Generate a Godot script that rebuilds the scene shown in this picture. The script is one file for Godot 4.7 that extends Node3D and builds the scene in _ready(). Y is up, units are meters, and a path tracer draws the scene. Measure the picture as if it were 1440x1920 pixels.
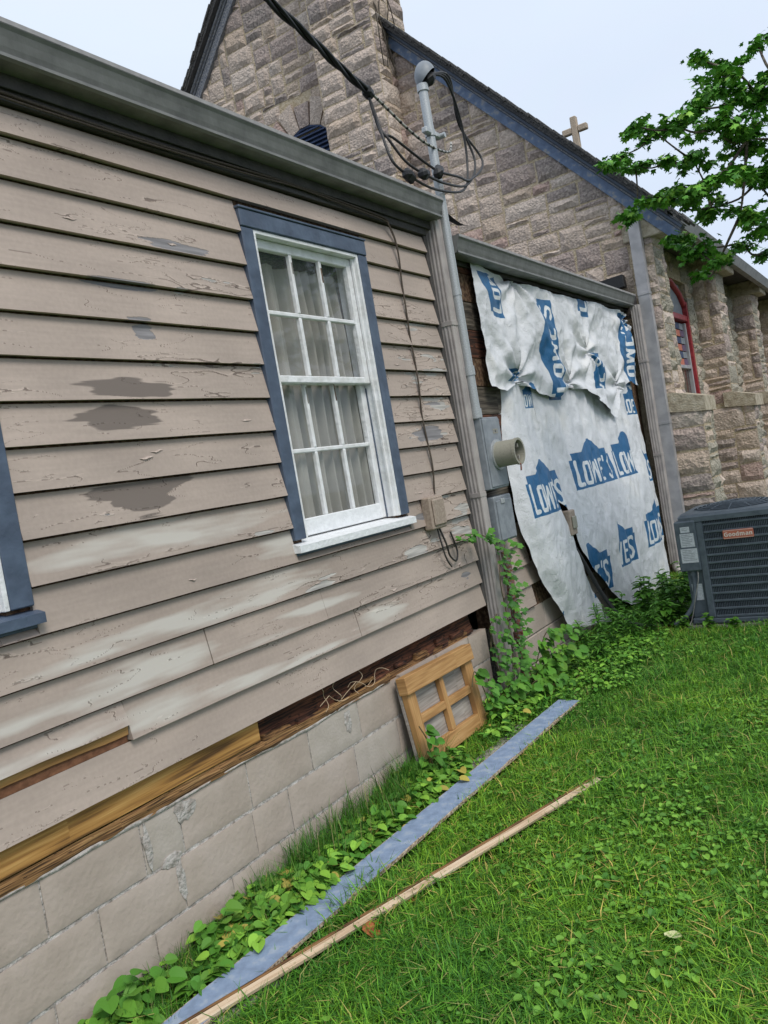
extends Node3D

var M := {}
var rng := RandomNumberGenerator.new()
var nz := FastNoiseLite.new()

# ---------------------------------------------------------------- mesh builder
class MB:
	var v := PackedVector3Array()
	var n := PackedVector3Array()
	var uv := PackedVector2Array()
	var col := PackedColorArray()
	var tint := Color.WHITE
	var ua := Vector3.ZERO
	var va := Vector3.ZERO
	var uo := Vector2.ZERO
	func _p(p: Vector3, m: Vector3) -> void:
		v.append(p); n.append(m); col.append(tint)
		uv.append(Vector2(p.dot(ua) + uo.x, p.dot(va) + uo.y))
	func tri(a: Vector3, b: Vector3, c: Vector3) -> void:   # counter-clockwise seen from outside
		var m := (b - a).cross(c - a).normalized()
		_p(a, m); _p(c, m); _p(b, m)
	func quad(a: Vector3, b: Vector3, c: Vector3, d: Vector3) -> void:
		var m := (c - a).cross(d - b).normalized()
		_p(a, m); _p(c, m); _p(b, m); _p(a, m); _p(d, m); _p(c, m)
	func squad(a: Vector3, b: Vector3, c: Vector3, d: Vector3, na: Vector3, nb: Vector3, nc: Vector3, nd: Vector3) -> void:
		_p(a, na); _p(c, nc); _p(b, nb); _p(a, na); _p(d, nd); _p(c, nc)
	func poly(pts: Array) -> void:
		for i in range(1, pts.size() - 1): tri(pts[0], pts[i], pts[i + 1])
	func box(lo: Vector3, hi: Vector3) -> void:
		rbox((lo + hi) * 0.5, (hi - lo).abs(), 0.0, Basis())
	func bbox(lo: Vector3, hi: Vector3, b: float) -> void:
		rbox((lo + hi) * 0.5, (hi - lo).abs(), b, Basis())
	func rbox(c: Vector3, s: Vector3, b: float, bs: Basis) -> void:
		var h := s * 0.5
		var q := Vector3(maxf(h.x - b, 0.0), maxf(h.y - b, 0.0), maxf(h.z - b, 0.0))
		for ax in 3:
			for sg in [-1.0, 1.0]:
				var e := Vector3.ZERO; e[ax] = sg
				var f := Vector3.ZERO; f[(ax + 1) % 3] = 1.0
				var g := Vector3.ZERO; g[(ax + 2) % 3] = sg
				var o := e * h[ax]
				f *= q[(ax + 1) % 3]; g *= q[(ax + 2) % 3]
				quad(c + bs * (o - f - g), c + bs * (o + f - g), c + bs * (o + f + g), c + bs * (o - f + g))
		if b <= 0.0: return
		for ax in 3:
			var b1 := (ax + 1) % 3
			var b2 := (ax + 2) % 3
			for s1 in [-1.0, 1.0]:
				for s2 in [-1.0, 1.0]:
					var p1 := Vector3.ZERO; p1[b1] = s1 * h[b1]; p1[b2] = s2 * q[b2]
					var p2 := Vector3.ZERO; p2[b1] = s1 * q[b1]; p2[b2] = s2 * h[b2]
					var al := Vector3.ZERO; al[ax] = q[ax] * s1 * s2
					quad(c + bs * (p1 - al), c + bs * (p1 + al), c + bs * (p2 + al), c + bs * (p2 - al))
		for sx in [-1.0, 1.0]:
			for sy in [-1.0, 1.0]:
				for sz in [-1.0, 1.0]:
					var A := c + bs * Vector3(sx * h.x, sy * q.y, sz * q.z)
					var B := c + bs * Vector3(sx * q.x, sy * h.y, sz * q.z)
					var C := c + bs * Vector3(sx * q.x, sy * q.y, sz * h.z)
					if sx * sy * sz > 0.0: tri(A, B, C)
					else: tri(A, C, B)
	func grid(nu: int, nv: int, f: Callable) -> void:      # smooth sheet; u across, v down seen from outside
		var p := []
		for j in nv + 1:
			for i in nu + 1: p.append(f.call(float(i) / nu, float(j) / nv))
		var w := nu + 1
		var m := []
		for j in nv + 1:
			for i in w:
				var a: Vector3 = p[j * w + mini(i + 1, nu)] - p[j * w + maxi(i - 1, 0)]
				var b: Vector3 = p[mini(j + 1, nv) * w + i] - p[maxi(j - 1, 0) * w + i]
				m.append(b.cross(a).normalized())
		for j in nv:
			for i in nu:
				var k := j * w + i
				squad(p[k + w], p[k + w + 1], p[k + 1], p[k], m[k + w], m[k + w + 1], m[k + 1], m[k])
	func tube(pts: Array, r, seg := 8, cap := true) -> void:   # r: number or array of radii
		var t: Vector3 = (pts[1] - pts[0]).normalized()
		var e := t.cross(Vector3.UP if absf(t.y) < 0.9 else Vector3.RIGHT).normalized()
		var rings := []; var nrm := []
		for i in pts.size():
			var a: Vector3 = pts[maxi(i - 1, 0)]
			var b: Vector3 = pts[mini(i + 1, pts.size() - 1)]
			t = (b - a).normalized()
			e = (e - t * e.dot(t)).normalized()
			var f := t.cross(e)
			var rr: float = r[i] if r is Array else r
			var ring := []; var nn := []
			for k in seg:
				var d := e * cos(TAU * k / seg) + f * sin(TAU * k / seg)
				ring.append(pts[i] + d * rr); nn.append(d)
			rings.append(ring); nrm.append(nn)
		for i in pts.size() - 1:
			for k in seg:
				var l := (k + 1) % seg
				squad(rings[i][k], rings[i][l], rings[i + 1][l], rings[i + 1][k], nrm[i][k], nrm[i][l], nrm[i + 1][l], nrm[i + 1][k])
		if cap:
			var q: Array = rings[0].duplicate(); q.reverse()
			poly(q); poly(rings[-1])
	func sweep(prof: Array, a: Vector3, b: Vector3, xa: Vector3, ya: Vector3, closed := true) -> void:  # straight extrusion of a 2D profile
		var m := prof.size()
		for i in (m if closed else m - 1):
			var p: Vector2 = prof[i]; var q: Vector2 = prof[(i + 1) % m]
			quad(a + xa * p.x + ya * p.y, a + xa * q.x + ya * q.y, b + xa * q.x + ya * q.y, b + xa * p.x + ya * p.y)
	func prism(pts: Array, d: Vector3) -> void:   # convex polygon, counter-clockwise seen from the +d side
		var q := []
		for p in pts: q.append(p + d)
		poly(q)
		var r := pts.duplicate(); r.reverse(); poly(r)
		for i in pts.size():
			var k := (i + 1) % pts.size()
			quad(pts[i], pts[k], q[k], q[i])
	func mesh(mat: Material, off := Vector3.ZERO) -> ArrayMesh:
		var am := ArrayMesh.new()
		var ar := []; ar.resize(Mesh.ARRAY_MAX)
		if off != Vector3.ZERO:
			for i in v.size(): v[i] -= off
		ar[Mesh.ARRAY_VERTEX] = v; ar[Mesh.ARRAY_NORMAL] = n; ar[Mesh.ARRAY_TEX_UV] = uv; ar[Mesh.ARRAY_COLOR] = col
		am.add_surface_from_arrays(Mesh.PRIMITIVE_TRIANGLES, ar)
		am.surface_set_material(0, mat)
		return am

# ---------------------------------------------------------------- nodes
var counts := {}
func numbered(called: String) -> String:
	var k: int = counts.get(called, 0)
	counts[called] = k + 1
	return called if k == 0 else "%s_%03d" % [called, k]

func base(o: Node) -> Vector3:
	var p := Vector3.ZERO
	while o != self:
		p += o.position; o = o.get_parent()
	return p

func part(b: MB, called: String, m: Material, parent: Node, label := "") -> MeshInstance3D:
	var o := MeshInstance3D.new()
	o.name = called
	o.mesh = b.mesh(m, base(parent))
	parent.add_child(o, true)
	if label: o.set_meta("label", label)
	return o

func thing(called: String, label: String, category: String, at := Vector3.ZERO, group := "") -> Node3D:
	var o := Node3D.new()
	o.name = numbered(called)
	add_child(o)
	o.position = at
	tag(o, label, category, group)
	return o

func tag(o: Node, label: String, category: String, group := "") -> void:
	o.set_meta("label", label); o.set_meta("category", category)
	if group: o.set_meta("group", group)

func single(b: MB, called: String, m: Material, label: String, category: String, at: Vector3, group := "") -> MeshInstance3D:
	var o := MeshInstance3D.new()
	o.name = numbered(called)
	o.mesh = b.mesh(m, at)
	add_child(o)
	o.position = at
	tag(o, label, category, group)
	return o

# ---------------------------------------------------------------- materials
func s2(r: float, g: float, b: float) -> Color: return Color(r / 255.0, g / 255.0, b / 255.0)

func noise_tex(sd: int, freq: float, oct: int, ramp: Array, size := 512, kind := FastNoiseLite.TYPE_SIMPLEX_SMOOTH) -> NoiseTexture2D:
	var t := NoiseTexture2D.new()
	var f := FastNoiseLite.new()
	f.seed = sd; f.frequency = freq; f.noise_type = kind; f.fractal_octaves = oct
	f.fractal_type = FastNoiseLite.FRACTAL_FBM if oct > 1 else FastNoiseLite.FRACTAL_NONE
	t.width = size; t.height = size; t.seamless = true; t.noise = f
	if ramp:
		var g := Gradient.new()
		var off := PackedFloat32Array(); var cs := PackedColorArray()
		for r in ramp: off.append(r[0]); cs.append(r[1])
		g.offsets = off; g.colors = cs
		t.color_ramp = g
	return t

var normal_cache := {}
func normal_tex(sd: int, freq: float, oct: int, strength: float, kind := FastNoiseLite.TYPE_SIMPLEX_SMOOTH) -> NoiseTexture2D:
	var key := [sd, freq, oct, strength, kind]
	if normal_cache.has(key): return normal_cache[key]
	var t := noise_tex(sd, freq, oct, [], 512, kind)
	t.as_normal_map = true; t.bump_strength = strength
	normal_cache[key] = t
	return t

# plain surface with a two or three tone mottling
func surf(called: String, tones: Array, rough: float, scale: float, sd := 1, freq := 0.012, oct := 4, bump := 0.0, bfreq := 0.03, metal := 0.0) -> StandardMaterial3D:
	var m := StandardMaterial3D.new()
	m.resource_name = called
	m.roughness = rough; m.metallic = metal
	m.uv1_triplanar = true; m.uv1_world_triplanar = true
	m.uv1_scale = Vector3.ONE * scale
	if tones.size() == 1:
		m.albedo_color = tones[0]
	else:
		var r := []
		for i in tones.size(): r.append([0.22 + 0.56 * i / (tones.size() - 1), tones[i]])
		m.albedo_texture = noise_tex(sd, freq, oct, r)
	if bump > 0.0:
		m.normal_enabled = true
		m.normal_texture = normal_tex(sd % 3 + 5, bfreq, 5, 8.0)
		m.normal_scale = bump
	M[called] = m
	return m

func stretched(sd: int, freq: float, oct: int, w: int, h: int, fx: int) -> PackedByteArray:
	var f := FastNoiseLite.new()
	f.seed = sd; f.frequency = freq; f.noise_type = FastNoiseLite.TYPE_SIMPLEX_SMOOTH; f.fractal_octaves = oct
	var im := f.get_image(maxi(w / fx, 8), h, false, false, true)
	im.convert(Image.FORMAT_L8)
	im.resize(w, h, Image.INTERPOLATE_CUBIC)
	return im.get_data()

# wood: long grain along u of the texture
func wood(called: String, dark: Color, mid: Color, light: Color, rough: float, sd: int, bump := 0.6, fleck := 0.0) -> StandardMaterial3D:
	var w := 512; var h := 256
	var a := stretched(sd, 0.06, 3, w, h, 14)
	var b := stretched(sd + 7, 0.012, 3, w, h, 4)
	var c := stretched(sd + 13, 0.03, 4, w, h, 2)
	var im := Image.create(w, h, false, Image.FORMAT_RGB8)
	var hm := Image.create(w, h, false, Image.FORMAT_L8)
	for y in h:
		for x in w:
			var i := y * w + x
			var t := clampf((a[i] * 0.6 + b[i] * 0.4) / 255.0 * 1.6 - 0.3, 0.0, 1.0)
			var q := dark.lerp(mid, t * 2.0) if t < 0.5 else mid.lerp(light, t * 2.0 - 1.0)
			if fleck > 0.0 and c[i] > 255.0 * (1.0 - fleck): q = q.lerp(dark, 0.75)
			im.set_pixel(x, y, q)
			hm.set_pixel(x, y, Color(t, t, t))
	hm.bump_map_to_normal_map(2.0)
	var m := StandardMaterial3D.new()
	m.resource_name = called
	m.albedo_texture = ImageTexture.create_from_image(im)
	m.normal_enabled = true; m.normal_texture = ImageTexture.create_from_image(hm); m.normal_scale = bump
	m.roughness = rough
	M[called] = m
	return m

func leafy(called: String, rough := 0.5) -> StandardMaterial3D:
	var m := StandardMaterial3D.new()
	m.resource_name = called
	m.vertex_color_use_as_albedo = true
	m.roughness = rough
	m.metallic_specular = 0.35
	m.backlight_enabled = true
	m.backlight = Color(0.22, 0.34, 0.06)
	m.cull_mode = BaseMaterial3D.CULL_DISABLED
	M[called] = m
	return m

# ground height
func gy(x: float, z: float) -> float:
	var t := clampf((-z - 1.8) / 4.0, 0.0, 1.0)
	return -0.40 + 0.08 * t * t * (3.0 - 2.0 * t) + 0.012 * nz.get_noise_2d(x * 60.0, z * 60.0)

func camera_and_light() -> void:
	var cam := Camera3D.new()
	cam.name = "camera"
	var yaw := deg_to_rad(-33.232); var pitch := deg_to_rad(-2.247); var roll := deg_to_rad(-9.692)
	var f := Vector3(sin(yaw) * cos(pitch), sin(pitch), -cos(yaw) * cos(pitch))
	var r := f.cross(Vector3.UP).normalized()
	var u := r.cross(f)
	var r2 := r * cos(roll) + u * sin(roll)
	var u2 := -r * sin(roll) + u * cos(roll)
	cam.transform = Transform3D(Basis(r2, u2, -f), Vector3(2.5086, 1.2501, 0.0))
	cam.fov = 63.83
	cam.near = 0.05; cam.far = 900.0
	cam.current = true
	add_child(cam)
	# overcast sky: soft, slightly blue cloud
	var im := Image.create(768, 384, false, Image.FORMAT_RGB8)
	var cn := FastNoiseLite.new()
	cn.seed = 4; cn.frequency = 0.9; cn.fractal_octaves = 4
	for y in 384:
		var el := PI * (0.5 - (y + 0.5) / 384.0)
		for x in 768:
			var az := TAU * x / 768.0
			var d := Vector3(cos(el) * sin(az), sin(el), cos(el) * cos(az))
			var c := cn.get_noise_3d(d.x, d.y * 2.2, d.z) * 0.5 + 0.5
			var q := Color(0.745, 0.795, 0.875).lerp(Color(0.80, 0.845, 0.90), clampf(c * 1.7 - 0.35, 0.0, 1.0))
			if el > 0.0: q = q.lerp(Color(0.83, 0.865, 0.91), 0.55 * sin(el))
			im.set_pixel(x, y, q)
	var pm := PanoramaSkyMaterial.new()
	pm.panorama = ImageTexture.create_from_image(im)
	var sky := Sky.new(); sky.sky_material = pm
	var e := Environment.new()
	e.background_mode = Environment.BG_SKY
	e.sky = sky
	e.background_energy_multiplier = 1.0
	e.tonemap_mode = Environment.TONE_MAPPER_LINEAR
	e.tonemap_exposure = 1.30
	e.sdfgi_enabled = true; e.ssao_enabled = true; e.ssil_enabled = true
	var we := WorldEnvironment.new(); we.name = "sky"; we.environment = e
	add_child(we)
	var sun := DirectionalLight3D.new()
	sun.name = "sun"
	sun.light_energy = 0.5
	sun.light_color = Color(1.0, 0.975, 0.94)
	sun.light_angular_distance = 24.0
	sun.shadow_enabled = true
	add_child(sun)
	sun.look_at_from_position(Vector3(5.0, 7.0, 2.6), Vector3.ZERO)

func materials() -> void:
	siding_material()
	surf("block_paint", [s2(172, 158, 146), s2(178, 164, 152), s2(183, 169, 158)], 0.8, 0.9, 21, 0.006, 4, 0.10, 0.06)
	surf("block_patch", [s2(176, 166, 155), s2(183, 173, 163)], 0.85, 1.6, 22, 0.01, 4, 0.12, 0.06)
	surf("mortar_smear", [s2(150, 142, 134), s2(180, 174, 168), s2(194, 189, 183)], 0.95, 1.6, 22, 0.02, 5, 0.6, 0.06)
	surf("blue_paint", [s2(72, 84, 102), s2(78, 91, 110), s2(85, 99, 118)], 0.5, 0.9, 23, 0.012, 4, 0.18, 0.02)
	surf("blue_peeling", [s2(92, 108, 134), s2(98, 116, 144), s2(106, 124, 152), s2(146, 148, 152)], 0.7, 0.9, 24, 0.02, 5, 0.3, 0.02)
	surf("blue_board", [s2(126, 144, 170), s2(134, 153, 180), s2(139, 158, 185), s2(158, 172, 190)], 0.6, 1.3, 25, 0.02, 5, 0.10, 0.05)
	surf("board_edge", [s2(104, 84, 68), s2(176, 156, 134), s2(206, 192, 172)], 0.9, 5.0, 26, 0.02, 5, 0.6, 0.03)
	surf("white_paint", [s2(222, 222, 220), s2(232, 233, 233), s2(238, 239, 240)], 0.6, 1.3, 27, 0.012, 4, 0.3, 0.03)
	surf("white_fresh", [s2(228, 230, 231), s2(238, 240, 241)], 0.5, 2.0, 28, 0.015, 4, 0.35, 0.03)
	surf("gutter", [s2(108, 108, 106), s2(122, 122, 119), s2(130, 130, 127)], 0.5, 1.0, 29, 0.01, 4, 0.12, 0.02)
	surf("gutter_lip", [s2(150, 147, 146), s2(172, 168, 166)], 0.5, 1.5, 30, 0.02, 4)
	surf("downspout", [s2(158, 151, 148), s2(172, 165, 161), s2(180, 173, 168)], 0.5, 1.0, 31, 0.01, 4, 0.1, 0.02)
	surf("grey_downspout", [s2(148, 148, 151), s2(162, 161, 164), s2(170, 169, 171)], 0.45, 0.8, 32, 0.01, 4, 0.1, 0.02)
	surf("shaded_trim", [s2(66, 63, 62), s2(80, 76, 73)], 0.8, 1.2, 33, 0.01, 4, 0.3, 0.03)  # trim paint darkened to stand in for the shade below the gutter
	surf("galvanized", [s2(158, 162, 164), s2(178, 182, 183), s2(196, 199, 199)], 0.45, 9.0, 34, 0.03, 3, 0.1, 0.03, 0.35)
	surf("meter_grey", [s2(126, 132, 138), s2(142, 148, 154)], 0.5, 2.0, 35, 0.01, 3, 0.1, 0.03)
	surf("meter_beige", [s2(142, 140, 127), s2(156, 153, 139), s2(148, 146, 131)], 0.6, 3.0, 36, 0.03, 4, 0.2, 0.03)
	surf("phone_box", [s2(150, 134, 120), s2(170, 154, 138)], 0.6, 4.0, 37, 0.02, 3, 0.3, 0.03)
	surf("black", [s2(24, 24, 26), s2(38, 38, 40)], 0.55, 6.0, 38, 0.02, 3, 0.2, 0.03)
	surf("wire", [s2(30, 29, 29), s2(60, 58, 56)], 0.5, 6.0, 39, 0.02, 3)
	surf("bare_wire", [s2(160, 156, 148), s2(190, 186, 176)], 0.4, 6.0, 39, 0.02, 3, 0.0, 0.03, 0.5)
	surf("old_cable", [s2(66, 58, 50), s2(96, 84, 72)], 0.8, 9.0, 40, 0.02, 3)
	surf("mortar", [s2(176, 158, 130), s2(196, 179, 151), s2(206, 191, 166)], 0.95, 1.6, 41, 0.02, 5, 1.0, 0.06)
	# granite of the church in several tones, lichened
	var tones := [[s2(174, 159, 146), s2(199, 181, 167), s2(214, 198, 182)], [s2(144, 130, 124), s2(170, 154, 145), s2(192, 175, 164)], [s2(155, 132, 124), s2(178, 153, 142), s2(191, 170, 158)], [s2(175, 162, 150), s2(202, 186, 173), s2(219, 204, 189)], [s2(125, 115, 111), s2(153, 141, 134), s2(178, 165, 155)], [s2(160, 145, 130), s2(189, 170, 152), s2(205, 186, 169)]]
	for k in tones.size():
		surf("granite_%d" % k, tones[k], 0.92, 1.1, 50 + k, 0.04, 5, 1.0, 0.05)
	surf("lichen_stone", [s2(118, 113, 103), s2(152, 146, 132), s2(184, 178, 160), s2(140, 132, 120)], 0.95, 1.6, 58, 0.03, 5, 1.7, 0.035)
	surf("dressed_stone", [s2(150, 138, 118), s2(178, 166, 144), s2(188, 178, 158)], 0.9, 1.4, 59, 0.012, 5, 0.6, 0.05)
	surf("slate", [s2(52, 52, 54), s2(78, 77, 76), s2(104, 101, 96)], 0.9, 2.4, 60, 0.03, 5, 1.0, 0.05)
	surf("roof_felt", [s2(60, 60, 62), s2(84, 83, 82)], 0.95, 1.0, 61, 0.03, 5, 0.8, 0.08)
	surf("weathered_trim", [s2(96, 100, 112), s2(122, 126, 134), s2(146, 146, 146)], 0.85, 1.8, 62, 0.03, 5, 0.6, 0.03)
	surf("louver_blue", [s2(48, 62, 92), s2(62, 78, 110)], 0.6, 2.0, 63, 0.02, 4, 0.2, 0.03)
	surf("red_paint", [s2(138, 38, 44), s2(160, 48, 54), s2(172, 60, 64)], 0.5, 1.6, 64, 0.02, 4, 0.2, 0.03)
	surf("tinted_purple", [s2(96, 78, 108), s2(112, 92, 120)], 0.3, 2.0, 65, 0.02, 3)
	surf("tinted_green", [s2(84, 112, 88), s2(100, 128, 100)], 0.3, 2.0, 65, 0.02, 3)
	surf("cross_wood", [s2(150, 132, 112), s2(178, 162, 142), s2(192, 178, 160)], 0.85, 3.0, 66, 0.02, 4, 0.5, 0.03)
	surf("ac_metal", [s2(82, 92, 100), s2(92, 102, 110), s2(98, 108, 116)], 0.45, 2.0, 67, 0.01, 4, 0.08, 0.02)
	surf("ac_coil", [s2(20, 20, 22), s2(32, 30, 32)], 0.7, 9.0, 68, 0.03, 3)
	surf("sticker", [s2(196, 200, 204), s2(216, 219, 222)], 0.5, 4.0, 69, 0.02, 3)
	surf("print_grey", [s2(130, 134, 140)], 0.6, 1.0)
	surf("badge_orange", [s2(196, 112, 88), s2(206, 122, 98)], 0.35, 6.0, 70, 0.02, 3)
	surf("badge_white", [s2(236, 226, 214)], 0.4, 1.0)
	surf("rust_pipe", [s2(84, 44, 30), s2(150, 78, 50), s2(110, 112, 122), s2(168, 160, 154)], 0.85, 3.4, 71, 0.02, 4, 0.6, 0.03)
	surf("sheathing", [s2(66, 46, 34), s2(96, 70, 50), s2(120, 98, 76)], 0.9, 2.4, 72, 0.02, 5, 0.6, 0.03)
	surf("old_board", [s2(112, 74, 52), s2(134, 92, 66)], 0.9, 2.0, 78, 0.02, 4, 0.4, 0.03)
	surf("dry_leaf", [s2(140, 78, 40), s2(186, 116, 66)], 0.8, 9.0, 73, 0.03, 3, 0.5, 0.03)
	surf("soil", [s2(44, 42, 24), s2(56, 60, 28), s2(66, 76, 34)], 1.0, 1.6, 74, 0.03, 5, 0.8, 0.05)
	surf("concrete", [s2(130, 124, 116), s2(156, 150, 142)], 0.95, 2.0, 75, 0.02, 5, 0.8, 0.05)
	wood("sill_yellow", s2(96, 66, 34), s2(172, 126, 66), s2(200, 156, 92), 0.75, 80, 0.5, 0.04)
	wood("sill_rotten", s2(56, 38, 24), s2(134, 98, 60), s2(176, 138, 92), 0.95, 82, 1.2, 0.16)
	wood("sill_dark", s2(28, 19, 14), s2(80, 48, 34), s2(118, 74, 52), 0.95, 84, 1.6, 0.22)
	wood("new_pine", s2(158, 116, 70), s2(182, 138, 86), s2(198, 156, 104), 0.65, 86, 0.4, 0.0)
	wood("lath_wood", s2(170, 142, 112), s2(206, 182, 152), s2(220, 200, 174), 0.8, 88, 0.6, 0.05)
	wood("grey_wood", s2(100, 96, 90), s2(146, 142, 134), s2(178, 172, 164), 0.9, 90, 0.9, 0.10)
	wood("crawl_panel", s2(128, 120, 112), s2(156, 148, 140), s2(176, 168, 160), 0.85, 92, 0.4, 0.03)
	wood("bark", s2(50, 44, 38), s2(86, 78, 68), s2(120, 112, 100), 0.95, 94, 1.6, 0.1)
	leafy("leaf"); leafy("grass_blade", 0.55)
	var g := StandardMaterial3D.new()
	g.transparency = BaseMaterial3D.TRANSPARENCY_ALPHA
	g.albedo_color = Color(0.85, 0.9, 0.88, 0.06); g.roughness = 0.03; g.metallic_specular = 0.42
	g.cull_mode = BaseMaterial3D.CULL_DISABLED
	M.glass = g
	var cu := StandardMaterial3D.new()
	cu.albedo_texture = noise_tex(97, 0.004, 3, [[0.25, s2(146, 143, 136)], [0.75, s2(160, 157, 149)]])
	cu.uv1_triplanar = true; cu.uv1_world_triplanar = true; cu.uv1_scale = Vector3.ONE * 2.0
	cu.roughness = 0.95; cu.rim_enabled = true; cu.rim = 0.3
	cu.backlight_enabled = true; cu.backlight = Color(0.2, 0.2, 0.19)
	M.curtain = cu
	surf("faded_leaf", [s2(196, 200, 140), s2(214, 214, 166)], 0.7, 6.0, 76, 0.02, 3)
	surf("paint_flake", [s2(176, 158, 146), s2(196, 182, 170)], 0.7, 5.0, 77, 0.02, 3)

# painted clapboard: flaking taupe paint, cracks, bare grey wood, primed patches and thin pale paint, mapped on the wall in metres
const TW := 2048
const TH := 1158
func siding_material() -> void:
	var nA := stretched(1, 0.005, 4, TW, TH, 2)
	var fB := FastNoiseLite.new(); fB.seed = 2; fB.frequency = 1.0; fB.fractal_octaves = 3; fB.noise_type = FastNoiseLite.TYPE_SIMPLEX_SMOOTH
	var nC := stretched(3, 0.11, 3, TW, TH, 18)
	var nD := stretched(4, 0.011, 5, TW, TH, 4)
	var nE := stretched(5, 0.09, 3, TW, TH, 1)
	var fF := FastNoiseLite.new(); fF.seed = 6; fF.frequency = 1.0; fF.fractal_octaves = 3; fF.noise_type = FastNoiseLite.TYPE_SIMPLEX_SMOOTH
	# z, y, half length, half height, kind (0 primed patch, 1 bare grey wood, 2 thin pale paint, 3 heavy flaking)
	var spots := [[-2.18, 1.765, 0.20, 0.036, 0], [-2.12, 1.645, 0.20, 0.044, 0], [-2.14, 1.378, 0.23, 0.030, 0], [-2.16, 1.315, 0.12, 0.055, 0],
		[-2.55, 2.355, 0.19, 0.020, 1], [-2.31, 1.985, 0.05, 0.045, 1], [-2.26, 2.03, 0.09, 0.015, 1], [-2.24, 2.165, 0.16, 0.012, 1], [-4.42, 1.475, 0.16, 0.04, 1], [-4.55, 1.66, 0.10, 0.014, 1], [-4.62, 0.55, 0.07, 0.03, 1], [-4.2, 0.99, 0.08, 0.02, 1],
		[-2.30, 1.17, 0.55, 0.06, 2], [-2.35, 0.825, 0.60, 0.04, 2], [-2.85, 0.87, 0.35, 0.05, 2], [-1.75, 0.68, 0.45, 0.045, 2], [-2.15, 0.70, 0.22, 0.06, 2], [-2.65, 0.645, 0.28, 0.02, 2], [-2.06, 0.55, 0.18, 0.06, 2], [-2.5, 0.512, 0.40, 0.028, 2], [-3.0, 0.492, 0.35, 0.014, 2], [-1.4, 0.56, 0.45, 0.03, 2], [-3.05, 0.70, 0.30, 0.02, 2], [-3.6, 0.545, 0.22, 0.06, 2], [-2.95, 1.03, 0.20, 0.05, 2], [-1.75, 0.81, 0.25, 0.02, 2],
		[-2.40, 1.105, 0.55, 0.018, 3], [-4.5, 1.8, 0.4, 0.5, 3], [-3.9, 0.62, 0.7, 0.06, 3], [-3.6, 0.8, 0.7, 0.05, 3], [-4.5, 0.9, 0.35, 0.3, 3], [-2.75, 2.2, 0.4, 0.05, 3], [-2.7, 1.85, 0.4, 0.04, 3]]
	var cells := []          # which spots reach a 64 x 32 pixel block
	var bw := TW / 64; var bh := (TH + 31) / 32
	for j in bh:
		for i in bw:
			var l := []
			var zc := -(0.4 + (i + 0.5) * 64.0 / TW * 4.6); var yc := 2.9 - (j + 0.5) * 32.0 / TH * 2.6
			for s in spots:
				if absf(s[0] - zc) < s[2] * 1.6 + 0.1 and absf(s[1] - yc) < s[3] * 1.6 + 0.06: l.append(s)
			cells.append(l)
	var rgb := PackedByteArray(); rgb.resize(TW * TH * 3)
	var hh := PackedByteArray(); hh.resize(TW * TH)
	for y in TH:
		var wy := 2.9 - (y + 0.5) / TH * 2.6
		var row := floori((2.6458 - wy) / 0.1547)
		var rowtone := 1.0 + 0.03 * sin(row * 12.9898)
		var rowpale := 0.0
		if row >= 9: rowpale = 0.35 + 0.35 * sin(row * 7.1)
		for x in TW:
			var i := y * TW + x
			var wz := -(0.4 + (x + 0.5) / TW * 4.6)
			var a := nA[i] / 255.0
			var b := 0.5 + 0.5 * fB.get_noise_2d(wz * 1.3, wy * 9.0)
			var f := 0.5 + 0.5 * fF.get_noise_2d(wz * 1.9 + 40.0, wy * 15.0)
			var d := nD[i] / 255.0
			var e := nE[i] / 255.0
			var peel := 0.20 if wy > 1.1 else 0.14
			var primed := 0.0; var bare := 0.0; var pale := 0.0
			for s in cells[(y >> 5) * bw + (x >> 6)]:
				var q: float = ((wz - s[0]) / s[2]) ** 2 + ((wy - s[1]) / s[3]) ** 2
				var edge: float = 1.15 - q - (b - 0.5) * 2.4 - (f - 0.5) * 2.4 - (nC[i] / 255.0 - 0.5) * 0.8
				if s[4] < 2 and floori((2.6458 - s[1]) / 0.1547) != row: continue
				if s[4] == 0: primed = maxf(primed, edge * 4.0)
				elif s[4] == 1: bare = maxf(bare, edge * 5.0)
				elif s[4] == 2: pale = maxf(pale, (edge + 0.15 + (nC[i] / 255.0 - 0.5) * 0.9) * 0.6)
				elif q < 1.4: peel = maxf(peel, 0.95 * minf(1.0, 1.5 - q))
			var t := 0.90 + 0.14 * a + 0.05 * (nC[i] / 255.0 - 0.5) + 0.05 * (e - 0.5)
			t *= rowtone
			var r := 181.0 * t; var g := 165.0 * t; var bl := 153.0 * t
			var hgt := 150.0 + 14.0 * (e - 0.5) + 26.0 * (b - 0.5)
			pale = clampf(pale, 0.0, 0.88)
			if pale > 0.0:
				r = lerpf(r, 201.0, pale); g = lerpf(g, 196.0, pale); bl = lerpf(bl, 187.0, pale)
			if primed > 0.0:
				var k := minf(primed, 1.0)
				r = lerpf(r, 120.0, k); g = lerpf(g, 109.0, k); bl = lerpf(bl, 101.0, k)
			# cracks follow the level line of a stretched noise
			var cr := absf(b - 0.5) * 2.0
			var cr2 := absf(f - 0.5) * 2.0
			var w := 0.014 * (0.35 + peel * 1.5)
			if d > 0.70 - peel * 0.5 and cr < w:
				r *= 0.70; g *= 0.68; bl *= 0.67; hgt = 90.0
			elif d > 0.70 - peel * 0.5 and cr < w * 3.0:
				hgt += 60.0 * (1.0 - (cr - w) / (2.0 * w)); r *= 1.06; g *= 1.06; bl *= 1.06
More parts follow.
